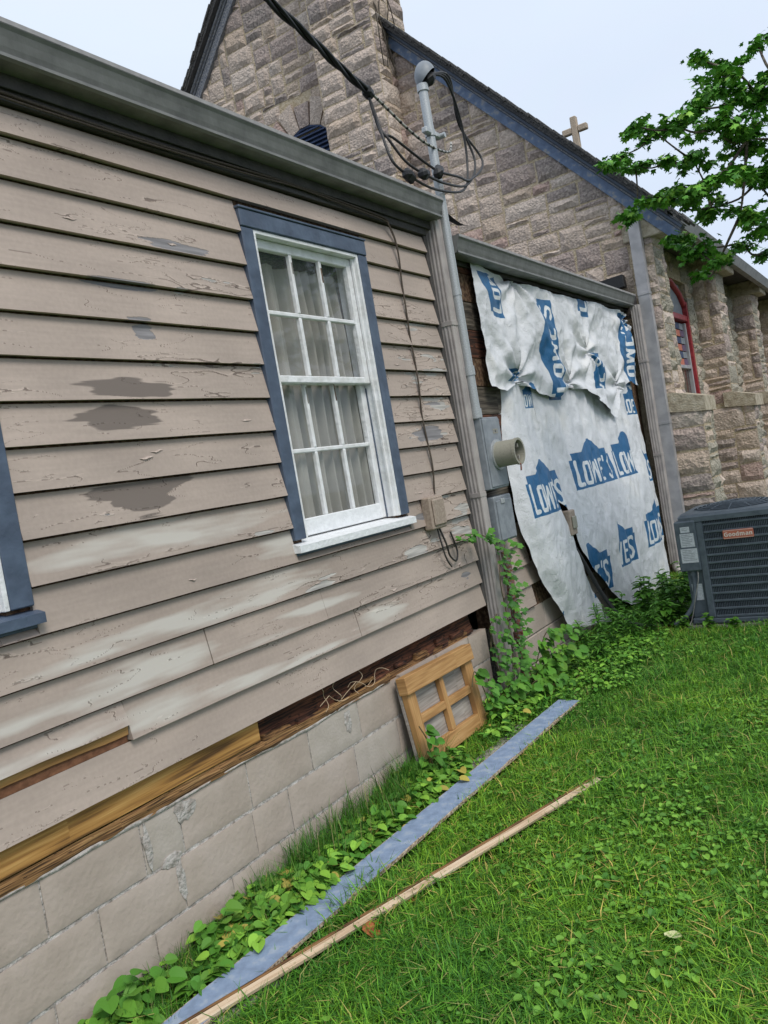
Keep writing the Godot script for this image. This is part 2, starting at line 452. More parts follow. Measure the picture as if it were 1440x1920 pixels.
			if a > 0.70 - peel * 0.5 and cr2 < w * 0.8:
				r *= 0.76; g *= 0.74; bl *= 0.73; hgt = 95.0
			elif a > 0.70 - peel * 0.5 and cr2 < w * 2.6: hgt += 45.0
			# flaked-off paint
			var lost := (d * 0.6 + f * 0.4) - (0.90 - peel * 0.30)
			if bare > 0.0: lost = maxf(lost, bare * 0.2)
			if lost > 0.0:
				var gr := 0.80 + 0.4 * (nC[i] / 255.0)
				if bare > 0.0 or peel < 0.5:
					r = 134.0 * gr; g = 131.0 * gr; bl = 132.0 * gr
				else:
					r = 176.0 * gr; g = 172.0 * gr; bl = 166.0 * gr
				hgt = 40.0
			elif lost > -0.02:
				hgt += 75.0; r *= 1.07; g *= 1.08; bl *= 1.09
			rgb[i * 3] = clampi(int(r), 0, 255); rgb[i * 3 + 1] = clampi(int(g), 0, 255); rgb[i * 3 + 2] = clampi(int(bl), 0, 255)
			hh[i] = clampi(int(hgt), 0, 255)
	var im := Image.create_from_data(TW, TH, false, Image.FORMAT_RGB8, rgb)
	var hm := Image.create_from_data(TW, TH, false, Image.FORMAT_L8, hh)
	hm.bump_map_to_normal_map(3.0)
	var m := StandardMaterial3D.new()
	m.resource_name = "siding"
	m.albedo_texture = ImageTexture.create_from_image(im)
	m.normal_enabled = true; m.normal_texture = ImageTexture.create_from_image(hm); m.normal_scale = 0.7
	m.roughness = 0.72
	M.siding = m

func ground() -> void:
	var b := MB.new()
	var xs := [-220.0, -60.0, -20.0, -12.0, -0.05]
	for i in 40: xs.append(-0.05 + (i + 1) * 0.1)
	xs.append_array([6.0, 10.0, 20.0, 60.0, 220.0])
	var zs := [-300.0, -80.0, -40.0, -24.0, -16.0, -12.0]
	for i in 50: zs.append(-11.0 + i * 0.25)
	zs.append_array([4.0, 10.0, 30.0, 120.0])
	for j in zs.size() - 1:
		for i in xs.size() - 1:
			var f := func(x: float, z: float) -> Vector3: return Vector3(x, gy(x, z), z)
			b.quad(f.call(xs[i], zs[j + 1]), f.call(xs[i + 1], zs[j + 1]), f.call(xs[i + 1], zs[j]), f.call(xs[i], zs[j]))
	var o := part(b, "ground", M.soil, self)
	o.set_meta("kind", "structure")
	o.set_meta("label", "dark soil of the yard under the lawn"); 
const D := [2.6458, 2.4919, 2.335, 2.1767, 2.0258, 1.8704, 1.7152, 1.5616, 1.4086, 1.2511, 1.0956, 0.9344, 0.7818, 0.6276, 0.4773, 0.3249]
const Z_END := -4.82
const Z_NEAR := 1.3
var house_node: Node3D

func grain(b: MB, along: Vector3, across: Vector3, l := 1.1, w := 0.35) -> MB:
	b.ua = along / l; b.va = across / w
	b.uo = Vector2(rng.randf(), rng.randf())
	return b

func clapboard(parent: Node, zn: float, zf: float, yb: float, yt: float, ragged := 0.0, lift := 0.0) -> void:
	var b := MB.new()
	b.ua = Vector3(0, 0, -1.0 / 4.6); b.uo.x = -0.4 / 4.6
	b.va = Vector3(0, -1.0 / 2.6, 0); b.uo.y = 2.9 / 2.6
	var len := zn - zf
	var nseg := maxi(2, int(len / 0.09))
	var s := rng.randf() * 100.0
	var warp := rng.randf_range(-0.002, 0.003)
	var xf := func(z: float, t: float) -> float:
		return lerpf(0.036, 0.013, t) + lift + 0.0035 * nz.get_noise_2d(z * 55.0 + s, 7.0) * (1.0 - t) + warp * (1.0 - t)
	var ybf := func(z: float) -> float:
		return yb + 0.0022 * nz.get_noise_2d(z * 160.0 + s, 40.0) + ragged * (0.5 + 0.5 * nz.get_noise_2d(z * 190.0, s)) - 0.0
	b.grid(nseg, 3, func(u: float, t: float) -> Vector3:
		var z := zn - u * len
		return Vector3(xf.call(z, 1.0 - t), lerpf(yt, ybf.call(z), t), z))
	b.grid(nseg, 1, func(u: float, t: float) -> Vector3:
		var z := zn - u * len
		return Vector3(lerpf(xf.call(z, 0.0), 0.009, t), ybf.call(z) + t * 0.001, z))
	for zz in [zn, zf]:
		var a := Vector3(xf.call(zz, 0.0), ybf.call(zz), zz)
		var c := Vector3(xf.call(zz, 1.0), yt, zz)
		var d := Vector3(0.006, ybf.call(zz), zz)
		if zz == zn: b.quad(d, a, c, Vector3(0.006, yt, zz))
		else: b.quad(a, d, Vector3(0.006, yt, zz), c)
	part(b, "clapboard", M.siding, parent)

func window(parent: Node, zn: float, zf: float, sill_mat: Material, label: String) -> void:
	var y0 := 1.035; var y1 := 2.515; var cw := 0.085
	var w := Node3D.new(); w.name = "window"; parent.add_child(w, true)
	w.position = Vector3(0, y0, (zn + zf) * 0.5) - base(parent)
	w.set_meta("label", label)
	var a := zn - cw; var c := zf + cw      # opening, near and far
	var add := func(lo: Vector3, hi: Vector3, called: String, m: Material, bev: float) -> void:
		var b := MB.new(); b.bbox(lo, hi, bev); part(b, called, m, w)
	add.call(Vector3(-0.01, y0, zn), Vector3(0.040, y1, a), "side_casing", M.blue_paint, 0.004)
	add.call(Vector3(-0.01, y0, c), Vector3(0.040, y1, zf), "side_casing", M.blue_paint, 0.004)
	add.call(Vector3(-0.01, y1 + 0.002, zn), Vector3(0.044, y1 + cw, zf), "head_casing", M.blue_paint, 0.004)
	add.call(Vector3(-0.02, y1 + cw, zn + 0.005), Vector3(0.05, y1 + cw + 0.012, zf - 0.005), "drip_cap", M.blue_paint, 0.003)
	# sloping sill
	var b := MB.new()
	b.prism([Vector3(-0.11, y0 - 0.055, zn + 0.012), Vector3(0.068, y0 - 0.06, zn + 0.012), Vector3(0.068, y0 - 0.026, zn + 0.012), Vector3(0.035, y0 - 0.018, zn + 0.012), Vector3(-0.11, y0, zn + 0.012)], Vector3.ZERO)
	b = MB.new()
	var pr := [Vector3(-0.11, y0 - 0.055, zf - 0.012), Vector3(0.068, y0 - 0.06, zf - 0.012), Vector3(0.068, y0 - 0.026, zf - 0.012), Vector3(0.035, y0 - 0.018, zf - 0.012), Vector3(-0.11, y0 - 0.001, zf - 0.012)]
	b.prism(pr, Vector3(0, 0, zn - zf + 0.024))
	part(b, "sill", sill_mat, w)
	b = MB.new(); b.bbox(Vector3(0.0, y0 - 0.075, zn), Vector3(0.034, y0 - 0.06, zf), 0.003); part(b, "sill_apron", M.blue_paint if sill_mat != M.white_fresh else M.blue_paint, w)
	# jamb linings with a stop bead
	for s in [0, 1]:
		var z := a if s == 0 else c
		var d := -1.0 if s == 0 else 1.0
		add.call(Vector3(-0.115, y0, z), Vector3(0.034, y1, z + d * 0.018), "jamb", M.white_paint, 0.002)
		add.call(Vector3(-0.003, y0, z + d * 0.018), Vector3(0.012, y1, z + d * 0.032), "stop_bead", M.white_paint, 0.002)
		add.call(Vector3(-0.050, y0, z + d * 0.018), Vector3(-0.045, y1 - 0.74, z + d * 0.024), "parting_bead", M.blue_paint, 0.0)
	add.call(Vector3(-0.115, y1 - 0.018, a - 0.018), Vector3(0.034, y1 + 0.001, c + 0.018), "head_jamb", M.white_paint, 0.002)
	var ia := a - 0.020; var ic := c + 0.020
	for upper in [true, false]:
		var x0 := -0.043 if upper else -0.088
		var x1 := x0 + 0.036
		var yb := 1.795 if upper else y0 + 0.002
		var yt := y1 - 0.019 if upper else 1.832
		var sw := 0.046
		var rb := 0.036 if upper else 0.085
		var rt := 0.048 if upper else 0.034
		add.call(Vector3(x0, yb, ia), Vector3(x1, yt, ia - sw), "sash_stile", M.white_paint, 0.004)
		add.call(Vector3(x0, yb, ic + sw), Vector3(x1, yt, ic), "sash_stile", M.white_paint, 0.004)
		add.call(Vector3(x0, yb, ia - sw), Vector3(x1 - 0.001, yb + rb, ic + sw), "bottom_rail" if not upper else "meeting_rail", M.white_fresh if not upper else M.white_paint, 0.004)
		add.call(Vector3(x0, yt - rt, ia - sw), Vector3(x1 - 0.001, yt, ic + sw), "top_rail", M.white_paint, 0.004)
		var ga := ia - sw; var gc := ic + sw
		var gb := yb + rb; var gt := yt - rt
		var gm := (gb + gt) * 0.5
		for k in [1, 2]:
			var z := lerpf(ga, gc, k / 3.0)
			var m := MB.new()
			# muntins with flaking paint: slightly uneven sides
			m.bbox(Vector3(x0 + 0.008, gb, z + 0.011), Vector3(x1 - 0.002, gm - 0.011, z - 0.011), 0.004)
			part(m, "muntin", M.white_paint, w)
			m = MB.new(); m.bbox(Vector3(x0 + 0.008, gm + 0.011, z + 0.011), Vector3(x1 - 0.002, gt, z - 0.011), 0.004)
			part(m, "muntin", M.white_paint, w)
			# a sliver where the paint is gone
			if upper == (k == 2) or true:
				m = MB.new(); grain(m, Vector3.UP, Vector3.BACK)
				var yy := gt - 0.12 * rng.randf_range(0.6, 1.2)
				m.bbox(Vector3(x1 - 0.006, yy, z + 0.0035), Vector3(x1 - 0.0008, yy + rng.randf_range(0.05, 0.11), z - 0.006), 0.001)
				part(m, "bare_patch", M.grey_wood if k == 1 else M.sheathing, w)
		var m2 := MB.new(); m2.bbox(Vector3(x0 + 0.007, gm - 0.011, ga), Vector3(x1 - 0.004, gm + 0.011, gc), 0.004)
		part(m2, "muntin", M.white_paint, w)
		for r in 2:
			for k in 3:
				var p := MB.new()
				var za := lerpf(ga, gc, k / 3.0) - (0.011 if k else 0.0); var zb := lerpf(ga, gc, (k + 1) / 3.0) + (0.011 if k < 2 else 0.0)
				var ya := gb if r == 0 else gm + 0.011; var yb2 := gm - 0.011 if r == 0 else gt
				var tilt := rng.randf_range(-0.0012, 0.0012)
				p.quad(Vector3(x0 + 0.014 + tilt, ya, za), Vector3(x0 + 0.014, ya, zb), Vector3(x0 + 0.014 - tilt, yb2, zb), Vector3(x0 + 0.014, yb2, za))
				part(p, "pane", M.glass, w)

func curtain(zn: float, zf: float, label: String, sd: float) -> void:
	var b := MB.new()
	b.grid(150, 14, func(u: float, t: float) -> Vector3:
		var z := lerpf(zn, zf, u)
		var y := lerpf(2.425, 0.98, t)
		var open := 0.4 + 0.6 * minf(1.0, t * 4.0)
		var ph := u * 62.0 + 2.4 * sin(u * 9.0 + sd) + 0.5 * nz.get_noise_2d(u * 300.0, t * 60.0 + sd)
		var x := -0.135 + open * (0.034 * sin(ph) + 0.012 * sin(ph * 2.3 + 1.0 + t)) + 0.006 * nz.get_noise_2d(u * 400.0 + sd, t * 120.0)
		return Vector3(x, y + 0.006 * sin(ph * 0.7) * (1.0 - t), z + 0.010 * nz.get_noise_2d(t * 150.0, u * 90.0 + sd)))
	single(b, "curtain", M.curtain, label, "curtain", Vector3(-0.135, 0.98, (zn + zf) * 0.5), "window curtains")

func gutter(parent: Node, zn: float, zf: float, dy: float, dx: float, drop := 0.0) -> MeshInstance3D:
	var a := Vector3(dx, dy, zn); var c := Vector3(dx, dy - drop, zf)
	var X := Vector3.RIGHT; var Y := Vector3.UP
	var b := MB.new()
	b.sweep([Vector2(0.138, 2.857), Vector2(0.138, 2.8685), Vector2(0.127, 2.872), Vector2(0.136, 2.893), Vector2(0.145, 2.920), Vector2(0.154, 2.942), Vector2(0.163, 2.9535), Vector2(0.163, 2.971), Vector2(0.148, 2.971), Vector2(0.148, 2.95), Vector2(0.12, 2.862), Vector2(0.06, 2.858), Vector2(0.06, 2.97), Vector2(0.052, 2.97), Vector2(0.052, 2.85), Vector2(0.124, 2.851)], c, a, X, Y)
	var prof := [Vector3(0.052, 2.852, 0), Vector3(0.130, 2.857, 0), Vector3(0.143, 2.915, 0), Vector3(0.163, 2.955, 0), Vector3(0.163, 2.970, 0), Vector3(0.052, 2.97, 0)]
	var e := []
	for p in prof: e.append(p + Vector3(dx, dy - drop, zf))
	var r := e.duplicate(); r.reverse(); b.poly(r); b.poly(e)
	e = []
	for p in prof: e.append(p + Vector3(dx, dy, zn))
	b.poly(e)
	var g := part(b, "gutter", M.gutter, parent)
	b = MB.new()
	b.sweep([Vector2(0.1645, 2.956), Vector2(0.1655, 2.972), Vector2(0.147, 2.9735), Vector2(0.150, 2.9712), Vector2(0.1635, 2.9712)], c, a, X, Y)
	part(b, "front_lip", M.gutter_lip, g)
	return g

func downspout(parent: Node, lo: Vector3, hi: Vector3, m: Material, ridged := true, lean := Vector3.ZERO) -> MeshInstance3D:
	# rectangular pipe with shallow ribs on the two faces that show
	var b := MB.new()
	var p := []
	var nx := 12
	for i in nx + 1:      # +x face, from far to near
		var t := float(i) / nx
		p.append(Vector2(hi.x + (0.0014 * (1.0 if i % 4 < 2 else -1.0) if ridged and i > 0 and i < nx else 0.0), lerpf(lo.z, hi.z, t)))
	for i in range(1, nx + 1):
		var t := float(i) / nx
		p.append(Vector2(lerpf(hi.x, lo.x, t), hi.z + (0.0014 * (1.0 if i % 4 < 2 else -1.0) if ridged and i < nx else 0.0)))
	p.append(Vector2(lo.x, lo.z))
	var q := []
	for k in p: q.append(Vector2(k.x, k.y))
	q.reverse()
	var n := 10
	for s in n:
		var y0 := lerpf(lo.y, hi.y, float(s) / n); var y1 := lerpf(lo.y, hi.y, float(s + 1) / n)
		var w0 := Vector3(0.002 * sin(s * 2.1), 0, 0.002 * sin(s * 1.3)) + lean * (1.0 - float(s) / n)
		var w1 := Vector3(0.002 * sin((s + 1) * 2.1), 0, 0.002 * sin((s + 1) * 1.3)) + lean * (1.0 - float(s + 1) / n)
		b.sweep(q, Vector3(0, y0, 0) + w0, Vector3(0, y1, 0) + w1, Vector3.RIGHT, Vector3.BACK)
	var o := part(b, "downspout", m, parent)
	for f in [0.42, 0.78]:
		var y := lerpf(lo.y, hi.y, f)
		var c := MB.new(); var g: Vector3 = lean * (1.0 - f)
		c.bbox(Vector3(lo.x - 0.003, y, lo.z - 0.003) + g, Vector3(hi.x + 0.004, y + 0.03, hi.z + 0.004) + g, 0.001)
		part(c, "strap", m, o)
	return o

func house() -> void:
	var h := thing("clapboard_house", "taupe clapboard house with peeling paint and blue-trimmed windows on a block foundation", "house", Vector3(0, -0.4, -2.0))
	house_node = h
	# wall body behind the boards, with the two window openings
	var b := MB.new()
	var wins := [[-2.985, -4.035], [-0.56, -1.61]]
	var zz := [Z_NEAR, -0.645, -1.525, -3.07, -3.95, Z_END]
	for k in [0, 2, 4]: b.box(Vector3(-0.14, 0.33, zz[k]), Vector3(0.004, 2.98, zz[k + 1]))
	for k in [1, 3]:
		b.box(Vector3(-0.139, 0.33, zz[k]), Vector3(0.003, 1.0, zz[k + 1]))
		b.box(Vector3(-0.139, 2.52, zz[k]), Vector3(0.003, 2.98, zz[k + 1]))
	part(b, "wall", M.sheathing, h)
	b = MB.new()     # the other walls and the floor close the room
	b.box(Vector3(-5.0, -0.6, Z_END), Vector3(-0.14, 3.0, Z_END + 0.14))
	b.box(Vector3(-5.0, -0.6, Z_NEAR - 0.14), Vector3(-0.14, 3.0, Z_NEAR))
	b.box(Vector3(-5.14, -0.6, Z_END), Vector3(-5.0, 3.0, Z_NEAR))
	b.box(Vector3(-5.0, 0.34, Z_END + 0.141), Vector3(-0.141, 0.5, Z_NEAR - 0.141))
	b.box(Vector3(-5.0, 2.86, Z_END + 0.141), Vector3(-0.141, 2.98, Z_NEAR - 0.141))
	part(b, "inner_walls", M.sheathing, h)
	b = MB.new()     # roof
	var up := 0.35
	b.quad(Vector3(0.07, 2.985, Z_NEAR + 0.1), Vector3(0.07, 2.985, Z_END - 0.1), Vector3(-2.5, 2.985 + 2.57 * up, Z_END - 0.1), Vector3(-2.5, 2.985 + 2.57 * up, Z_NEAR + 0.1))
	b.quad(Vector3(-2.5, 2.985 + 2.57 * up, Z_NEAR + 0.1), Vector3(-2.5, 2.985 + 2.57 * up, Z_END - 0.1), Vector3(-5.3, 2.985, Z_END - 0.1), Vector3(-5.3, 2.985, Z_NEAR + 0.1))
	for z in [Z_NEAR, Z_END]: b.poly([Vector3(0.05, 2.98, z), Vector3(-2.5, 2.98 + 2.55 * up, z), Vector3(-5.14, 2.98, z)])
	b.quad(Vector3(0.07, 2.975, Z_END - 0.1), Vector3(0.07, 2.975, Z_NEAR + 0.1), Vector3(-0.14, 2.976, Z_NEAR + 0.1), Vector3(-0.14, 2.976, Z_END - 0.1))
	var roof := part(b, "roof", M.roof_felt, h)
	b = MB.new(); b.grid(8, 5, func(u: float, t: float) -> Vector3:
		return Vector3(0.02 + 0.05 * t, 2.945 - 0.03 * u + 0.015 * sin(u * 6.0) * t, -4.93 - 0.42 * u - 0.05 * t * u))
	part(b, "flashing", M.black, roof)
	# frieze under the gutter
	b = MB.new(); b.bbox(Vector3(0.0, 2.758, Z_NEAR), Vector3(0.036, 2.975, Z_END), 0.002); part(b, "frieze", M.shaded_trim, h)
	b = MB.new(); b.bbox(Vector3(0.0362, 2.80, Z_NEAR), Vector3(0.0515, 2.974, Z_END - 0.05), 0.002); part(b, "fascia", M.shaded_trim, h)
	gutter(h, Z_NEAR, -4.885, 0.0, 0.0)
	downspout(h, Vector3(0.010, -0.30, -4.945), Vector3(0.090, 2.862, -4.862), M.downspout)
	b = MB.new(); b.bbox(Vector3(0.006, 0.33, -4.79), Vector3(0.030, 2.757, Z_END - 0.01), 0.003); part(b, "corner_board", M.shaded_trim, h)
	# clapboards, course by course
	for k in 16:
		var yb: float = D[k]
		var yt: float = (D[k - 1] if k else 2.757) - 0.008
		var mid := (yb + yt) * 0.5
		if mid < 2.6 and mid > 0.98:
			clapboard(h, Z_NEAR, wins[1][0] + 0.001, yb, yt)
			clapboard(h, wins[1][1] - 0.001, wins[0][0] + 0.001, yb, yt)
			clapboard(h, wins[0][1] - 0.001, -4.79, yb, yt)
			if k == 11:
				clapboard(h, wins[1][0], wins[1][1], yb, 0.962)
				clapboard(h, wins[0][0], wins[0][1], yb, 0.962)
		elif k == 12:
			clapboard(h, Z_NEAR, -1.2, yb, yt); clapboard(h, -1.202, -4.79, yb, yt)
		elif k == 13:
			clapboard(h, Z_NEAR, -2.34, yb, yt); clapboard(h, -2.344, -3.125, yb, yt, 0.0, 0.002); clapboard(h, -3.129, -4.79, yb, yt)
		elif k == 14:
			clapboard(h, Z_NEAR, -1.888, 0.530, yt, 0.008, 0.003); clapboard(h, -1.893, -3.37, yb, yt); clapboard(h, -3.374, -4.79, yb, yt, 0.0, 0.002)
		else:
			clapboard(h, Z_NEAR, -4.79, yb, yt)
	b = MB.new(); grain(b, Vector3.BACK, Vector3.UP)     # raw wood where the lower edge of a board split away
	b.grid(60, 2, func(u: float, t: float) -> Vector3:
		var z := lerpf(Z_NEAR, -1.89, u)
		return Vector3(0.0265 - 0.006 * t + 0.002 * nz.get_noise_2d(z * 400.0, t * 90.0), lerpf(0.538, 0.500 + 0.008 * nz.get_noise_2d(z * 300.0, 3.0), t), z))
	b.grid(60, 1, func(u: float, t: float) -> Vector3:
		var z := lerpf(Z_NEAR, -1.89, u)
		return Vector3(lerpf(0.0205, 0.008, t), 0.500 + 0.008 * nz.get_noise_2d(z * 300.0, 3.0), z))
	part(b, "split_edge", M.new_pine, h, "raw yellow wood where a board has split")
	b = MB.new(); b.box(Vector3(0.0041, 0.47, Z_NEAR), Vector3(0.012, 0.532, -1.888)); part(b, "inner_board", M.old_board, h)
	window(h, -2.985, -4.035, M.white_fresh, "double hung window with twelve panes and a slate blue casing")
	window(h, -0.56, -1.61, M.blue_paint, "window with a peeling blue sill at the left edge")
	curtain(-3.02, -4.0, "pale grey pleated curtain behind the twelve pane window", 0.0)
	curtain(-0.6, -1.57, "pale grey pleated curtain behind the window at the left edge", 3.0)
	foundation(h)
	# curled chips of paint that stand off the boards
	for k in 30:
		var z: float; var y: float
		if k < 14: z = rng.randf_range(-4.1, -4.76); y = rng.randf_range(0.6, 2.3)
		elif k < 22: z = rng.randf_range(-1.7, -2.95); y = rng.randf_range(1.0, 2.4)
		else: z = rng.randf_range(-2.9, -4.75); y = rng.randf_range(0.42, 0.93)
		var row := 0
		while row < 15 and D[row] > y: row += 1
		y = D[row] + rng.randf_range(0.015, 0.11)
		var x: float = 0.0375 - (y - D[row]) / 0.155 * 0.023
		var l := rng.randf_range(0.025, 0.07); var hh := rng.randf_range(0.004, 0.010); var cu := rng.randf_range(0.002, 0.006); var sl := rng.randf_range(-0.15, 0.15)
		var q := MB.new()
		q.grid(5, 3, func(u: float, v: float) -> Vector3:
			var w := sin(PI * clampf(u, 0.06, 0.94))
			return Vector3(x + cu * v * v * w, y - hh * (v - 0.2) * w + sl * (u - 0.5) * l + 0.002 * sin(u * 9.0 + k), z - (u - 0.5) * l))
		part(q, "paint_flake", M.paint_flake, h)

func foundation(h: Node) -> void:
	var b := MB.new()
	b.box(Vector3(-0.2, -0.9, Z_NEAR), Vector3(-0.0165, 0.158, Z_END))
	var core := part(b, "foundation", M.mortar_smear, h)
	var rows := [[-0.030, 0.170, [Z_NEAR, 0.55, 0.13, -0.3, -0.65, -1.06, -1.475, -1.885, -2.075, -2.465, -2.887, -3.30, -3.72, -4.14, -4.56, Z_END]],
		[-0.233, -0.044, [Z_NEAR, 0.4, 0.0, -0.42, -0.84, -1.25, -1.662, -2.035, -2.45, -2.69, -3.215, -3.62, -4.02, -4.44, Z_END]],
		[-0.46, -0.247, [Z_NEAR, 0.2, -0.2, -0.63, -1.04, -1.45, -1.87, -2.28, -2.69, -3.1, -3.5, -3.9, -4.3, -4.6, Z_END]]]
	for r in rows:
		var js: Array = r[2]
		for i in js.size() - 1:
			var m: Material = M.block_paint
			if (r[0] > -0.1 and i == 7) or (r[0] > -0.1 and i == 10) or (r[0] < -0.1 and i == 10): m = M.block_patch
			var blk := MB.new()
			var tip := rng.randf_range(-0.0015, 0.002)
			var lo := Vector3(-0.06, r[0], js[i + 1] + 0.003); var hi := Vector3(-0.010 + tip, r[1], js[i] - 0.003)
			if r[0] > -0.1: hi.y += rng.randf_range(-0.008, 0.004)
			# face with worn, uneven arrises
			var s := rng.randf() * 50.0
			var f := func(u: float, t: float) -> Vector3:
				var e := minf(minf(u, 1.0 - u) * 9.0, minf(t, 1.0 - t) * 5.0)
				var y := lerpf(hi.y, lo.y, t); var z := lerpf(hi.z, lo.z, u)
				var x := hi.x + 0.0011 * nz.get_noise_3d(y * 300.0, z * 300.0, s)
				if e < 0.3:
					x -= 0.004
					y += 0.004 * nz.get_noise_2d(z * 500.0, s + 9.0) * (1.0 if t in [0.0, 1.0] else 0.0)
				return Vector3(x, y, z)
			blk.grid(14, 8, f)
			blk.box(lo, Vector3(hi.x - 0.005, hi.y - 0.001, hi.z - 0.001))
			part(blk, "concrete_block", m, core)
	# rough mortar smeared along the top of the blocks and round the crack
	b = MB.new()
	b.grid(160, 3, func(u: float, t: float) -> Vector3:
		var z := lerpf(Z_NEAR, -3.6, u)
		var top := 0.182 + 0.007 * nz.get_noise_2d(z * 260.0, 1.0)
		var bot := 0.156 + 0.022 * nz.get_noise_2d(z * 130.0, 20.0)
		return Vector3(-0.0045 + 0.003 * nz.get_noise_2d(z * 500.0, t * 90.0) - (0.008 if t == 1.0 else 0.0) - (0.012 if t == 0.0 else 0.0), lerpf(top, bot, t), z))
	part(b, "mortar_band", M.mortar_smear, core)
	for c in [[-1.905, 0.06, 0.085, 0.020], [-2.03, -0.12, 0.10, 0.022], [-2.0, -0.03, 0.03, 0.055], [-2.1, 0.12, 0.05, 0.06], [-3.2, 0.09, 0.07, 0.03]]:
		b = MB.new()
		var ring := []
		for k in 18:
			var a := TAU * k / 18.0
			var rr := 0.75 + 0.5 * absf(nz.get_noise_2d(k * 40.0, c[0] * 300.0)) + rng.randf_range(-0.15, 0.15)
			ring.append(Vector3(-0.0085, c[1] + sin(a) * c[2] * rr, c[0] + cos(a) * -c[3] * rr))
		var mid := Vector3(-0.003, c[1], c[0])
		for k in 18: b.tri(mid, ring[k], ring[(k + 1) % 18])
		for k in 18: b.quad(ring[k], ring[k] + Vector3(-0.02, 0, 0), ring[(k + 1) % 18] + Vector3(-0.02, 0, 0), ring[(k + 1) % 18])
		part(b, "mortar_patch", M.mortar_smear, core)
	# exposed sill: sound yellow beam in front, rotten plate below, dark rotten cavity towards the corner
	b = MB.new(); grain(b, Vector3.BACK, Vector3.UP, 1.2, 0.30)
	b.bbox(Vector3(-0.10, 0.224, Z_NEAR), Vector3(0.0035, 0.345, -2.565), 0.004); part(b, "sill_beam", M.sill_yellow, h, "yellow weathered sill beam exposed under the boards")
	b = MB.new(); grain(b, Vector3.BACK, Vector3.UP, 0.5, 0.12)
	b.grid(150, 4, func(u: float, t: float) -> Vector3:
		var z := lerpf(Z_NEAR, -3.62, u)
		var top := 0.220 + 0.003 * nz.get_noise_2d(z * 200.0, 5.0) - (0.012 if z < -2.6 else 0.0)
		var x := 0.0 + 0.010 * nz.get_noise_2d(z * 420.0, t * 160.0) - 0.012 * absf(t - 0.4)
		return Vector3(x, lerpf(top, 0.168, t), z))
	b.box(Vector3(-0.10, 0.158, Z_NEAR), Vector3(-0.035, 0.20, -4.6))
	part(b, "rotten_plate", M.sill_rotten, h, "crumbling rotten wood along the top of the blocks")
	b = MB.new(); grain(b, Vector3.BACK, Vector3.UP, 0.5, 0.16)
	b.grid(70, 6, func(u: float, t: float) -> Vector3:
		var z := lerpf(-2.57, -4.70, u)
		var x := -0.062 + 0.022 * nz.get_noise_2d(z * 260.0, t * 130.0) + 0.02 * t
		return Vector3(x, lerpf(0.335, 0.175, t), z))
	part(b, "rotten_sill", M.sill_dark, h, "dark rotten sill hollowed out behind the boards")
	for k in 9:
		b = MB.new(); grain(b, Vector3.BACK, Vector3.UP, 0.3, 0.1)
		var z := -2.75 - k * 0.215 + rng.randf_range(-0.05, 0.05)
		b.rbox(Vector3(-0.035, 0.185 + rng.randf_range(0, 0.05), z), Vector3(0.03, rng.randf_range(0.02, 0.045), rng.randf_range(0.10, 0.2)), 0.006, Basis(Vector3(0, 0, 1), rng.randf_range(-0.3, 0.3)) * Basis(Vector3(1, 0, 0), rng.randf_range(-0.2, 0.2)))
		part(b, "wood_fragment", M.sill_rotten if k % 3 == 0 else M.sill_dark, h)
	# dead vine stems caught under the boards
	for k in 7:
		b = MB.new()
		var z := -3.0 - k * 0.06 + rng.randf_range(-0.03, 0.03)
		var pts := []
		for j in 7: pts.append(Vector3(0.0 + 0.016 * sin(j * 1.3 + k), lerpf(0.32, 0.20, j / 6.0) if k % 2 else 0.235 + 0.03 * sin(j * 0.9 + k * 1.7), z + (0.025 * sin(j * 0.8 + k * 2.0) if k % 2 else -0.035 * j)))
		b.tube(smooth_path(pts, 4), 0.0016, 5)
		part(b, "dead_stem", M.lath_wood, h)
func lerp_pts(p: Array, t: float) -> float:      # piecewise linear through [t, value] pairs in rising t
	if t <= p[0][0]: return p[0][1]
	for i in p.size() - 1:
		if t <= p[i + 1][0]:
			return lerpf(p[i][1], p[i + 1][1], (t - p[i][0]) / maxf(p[i + 1][0] - p[i][0], 0.00001))
	return p[-1][1]

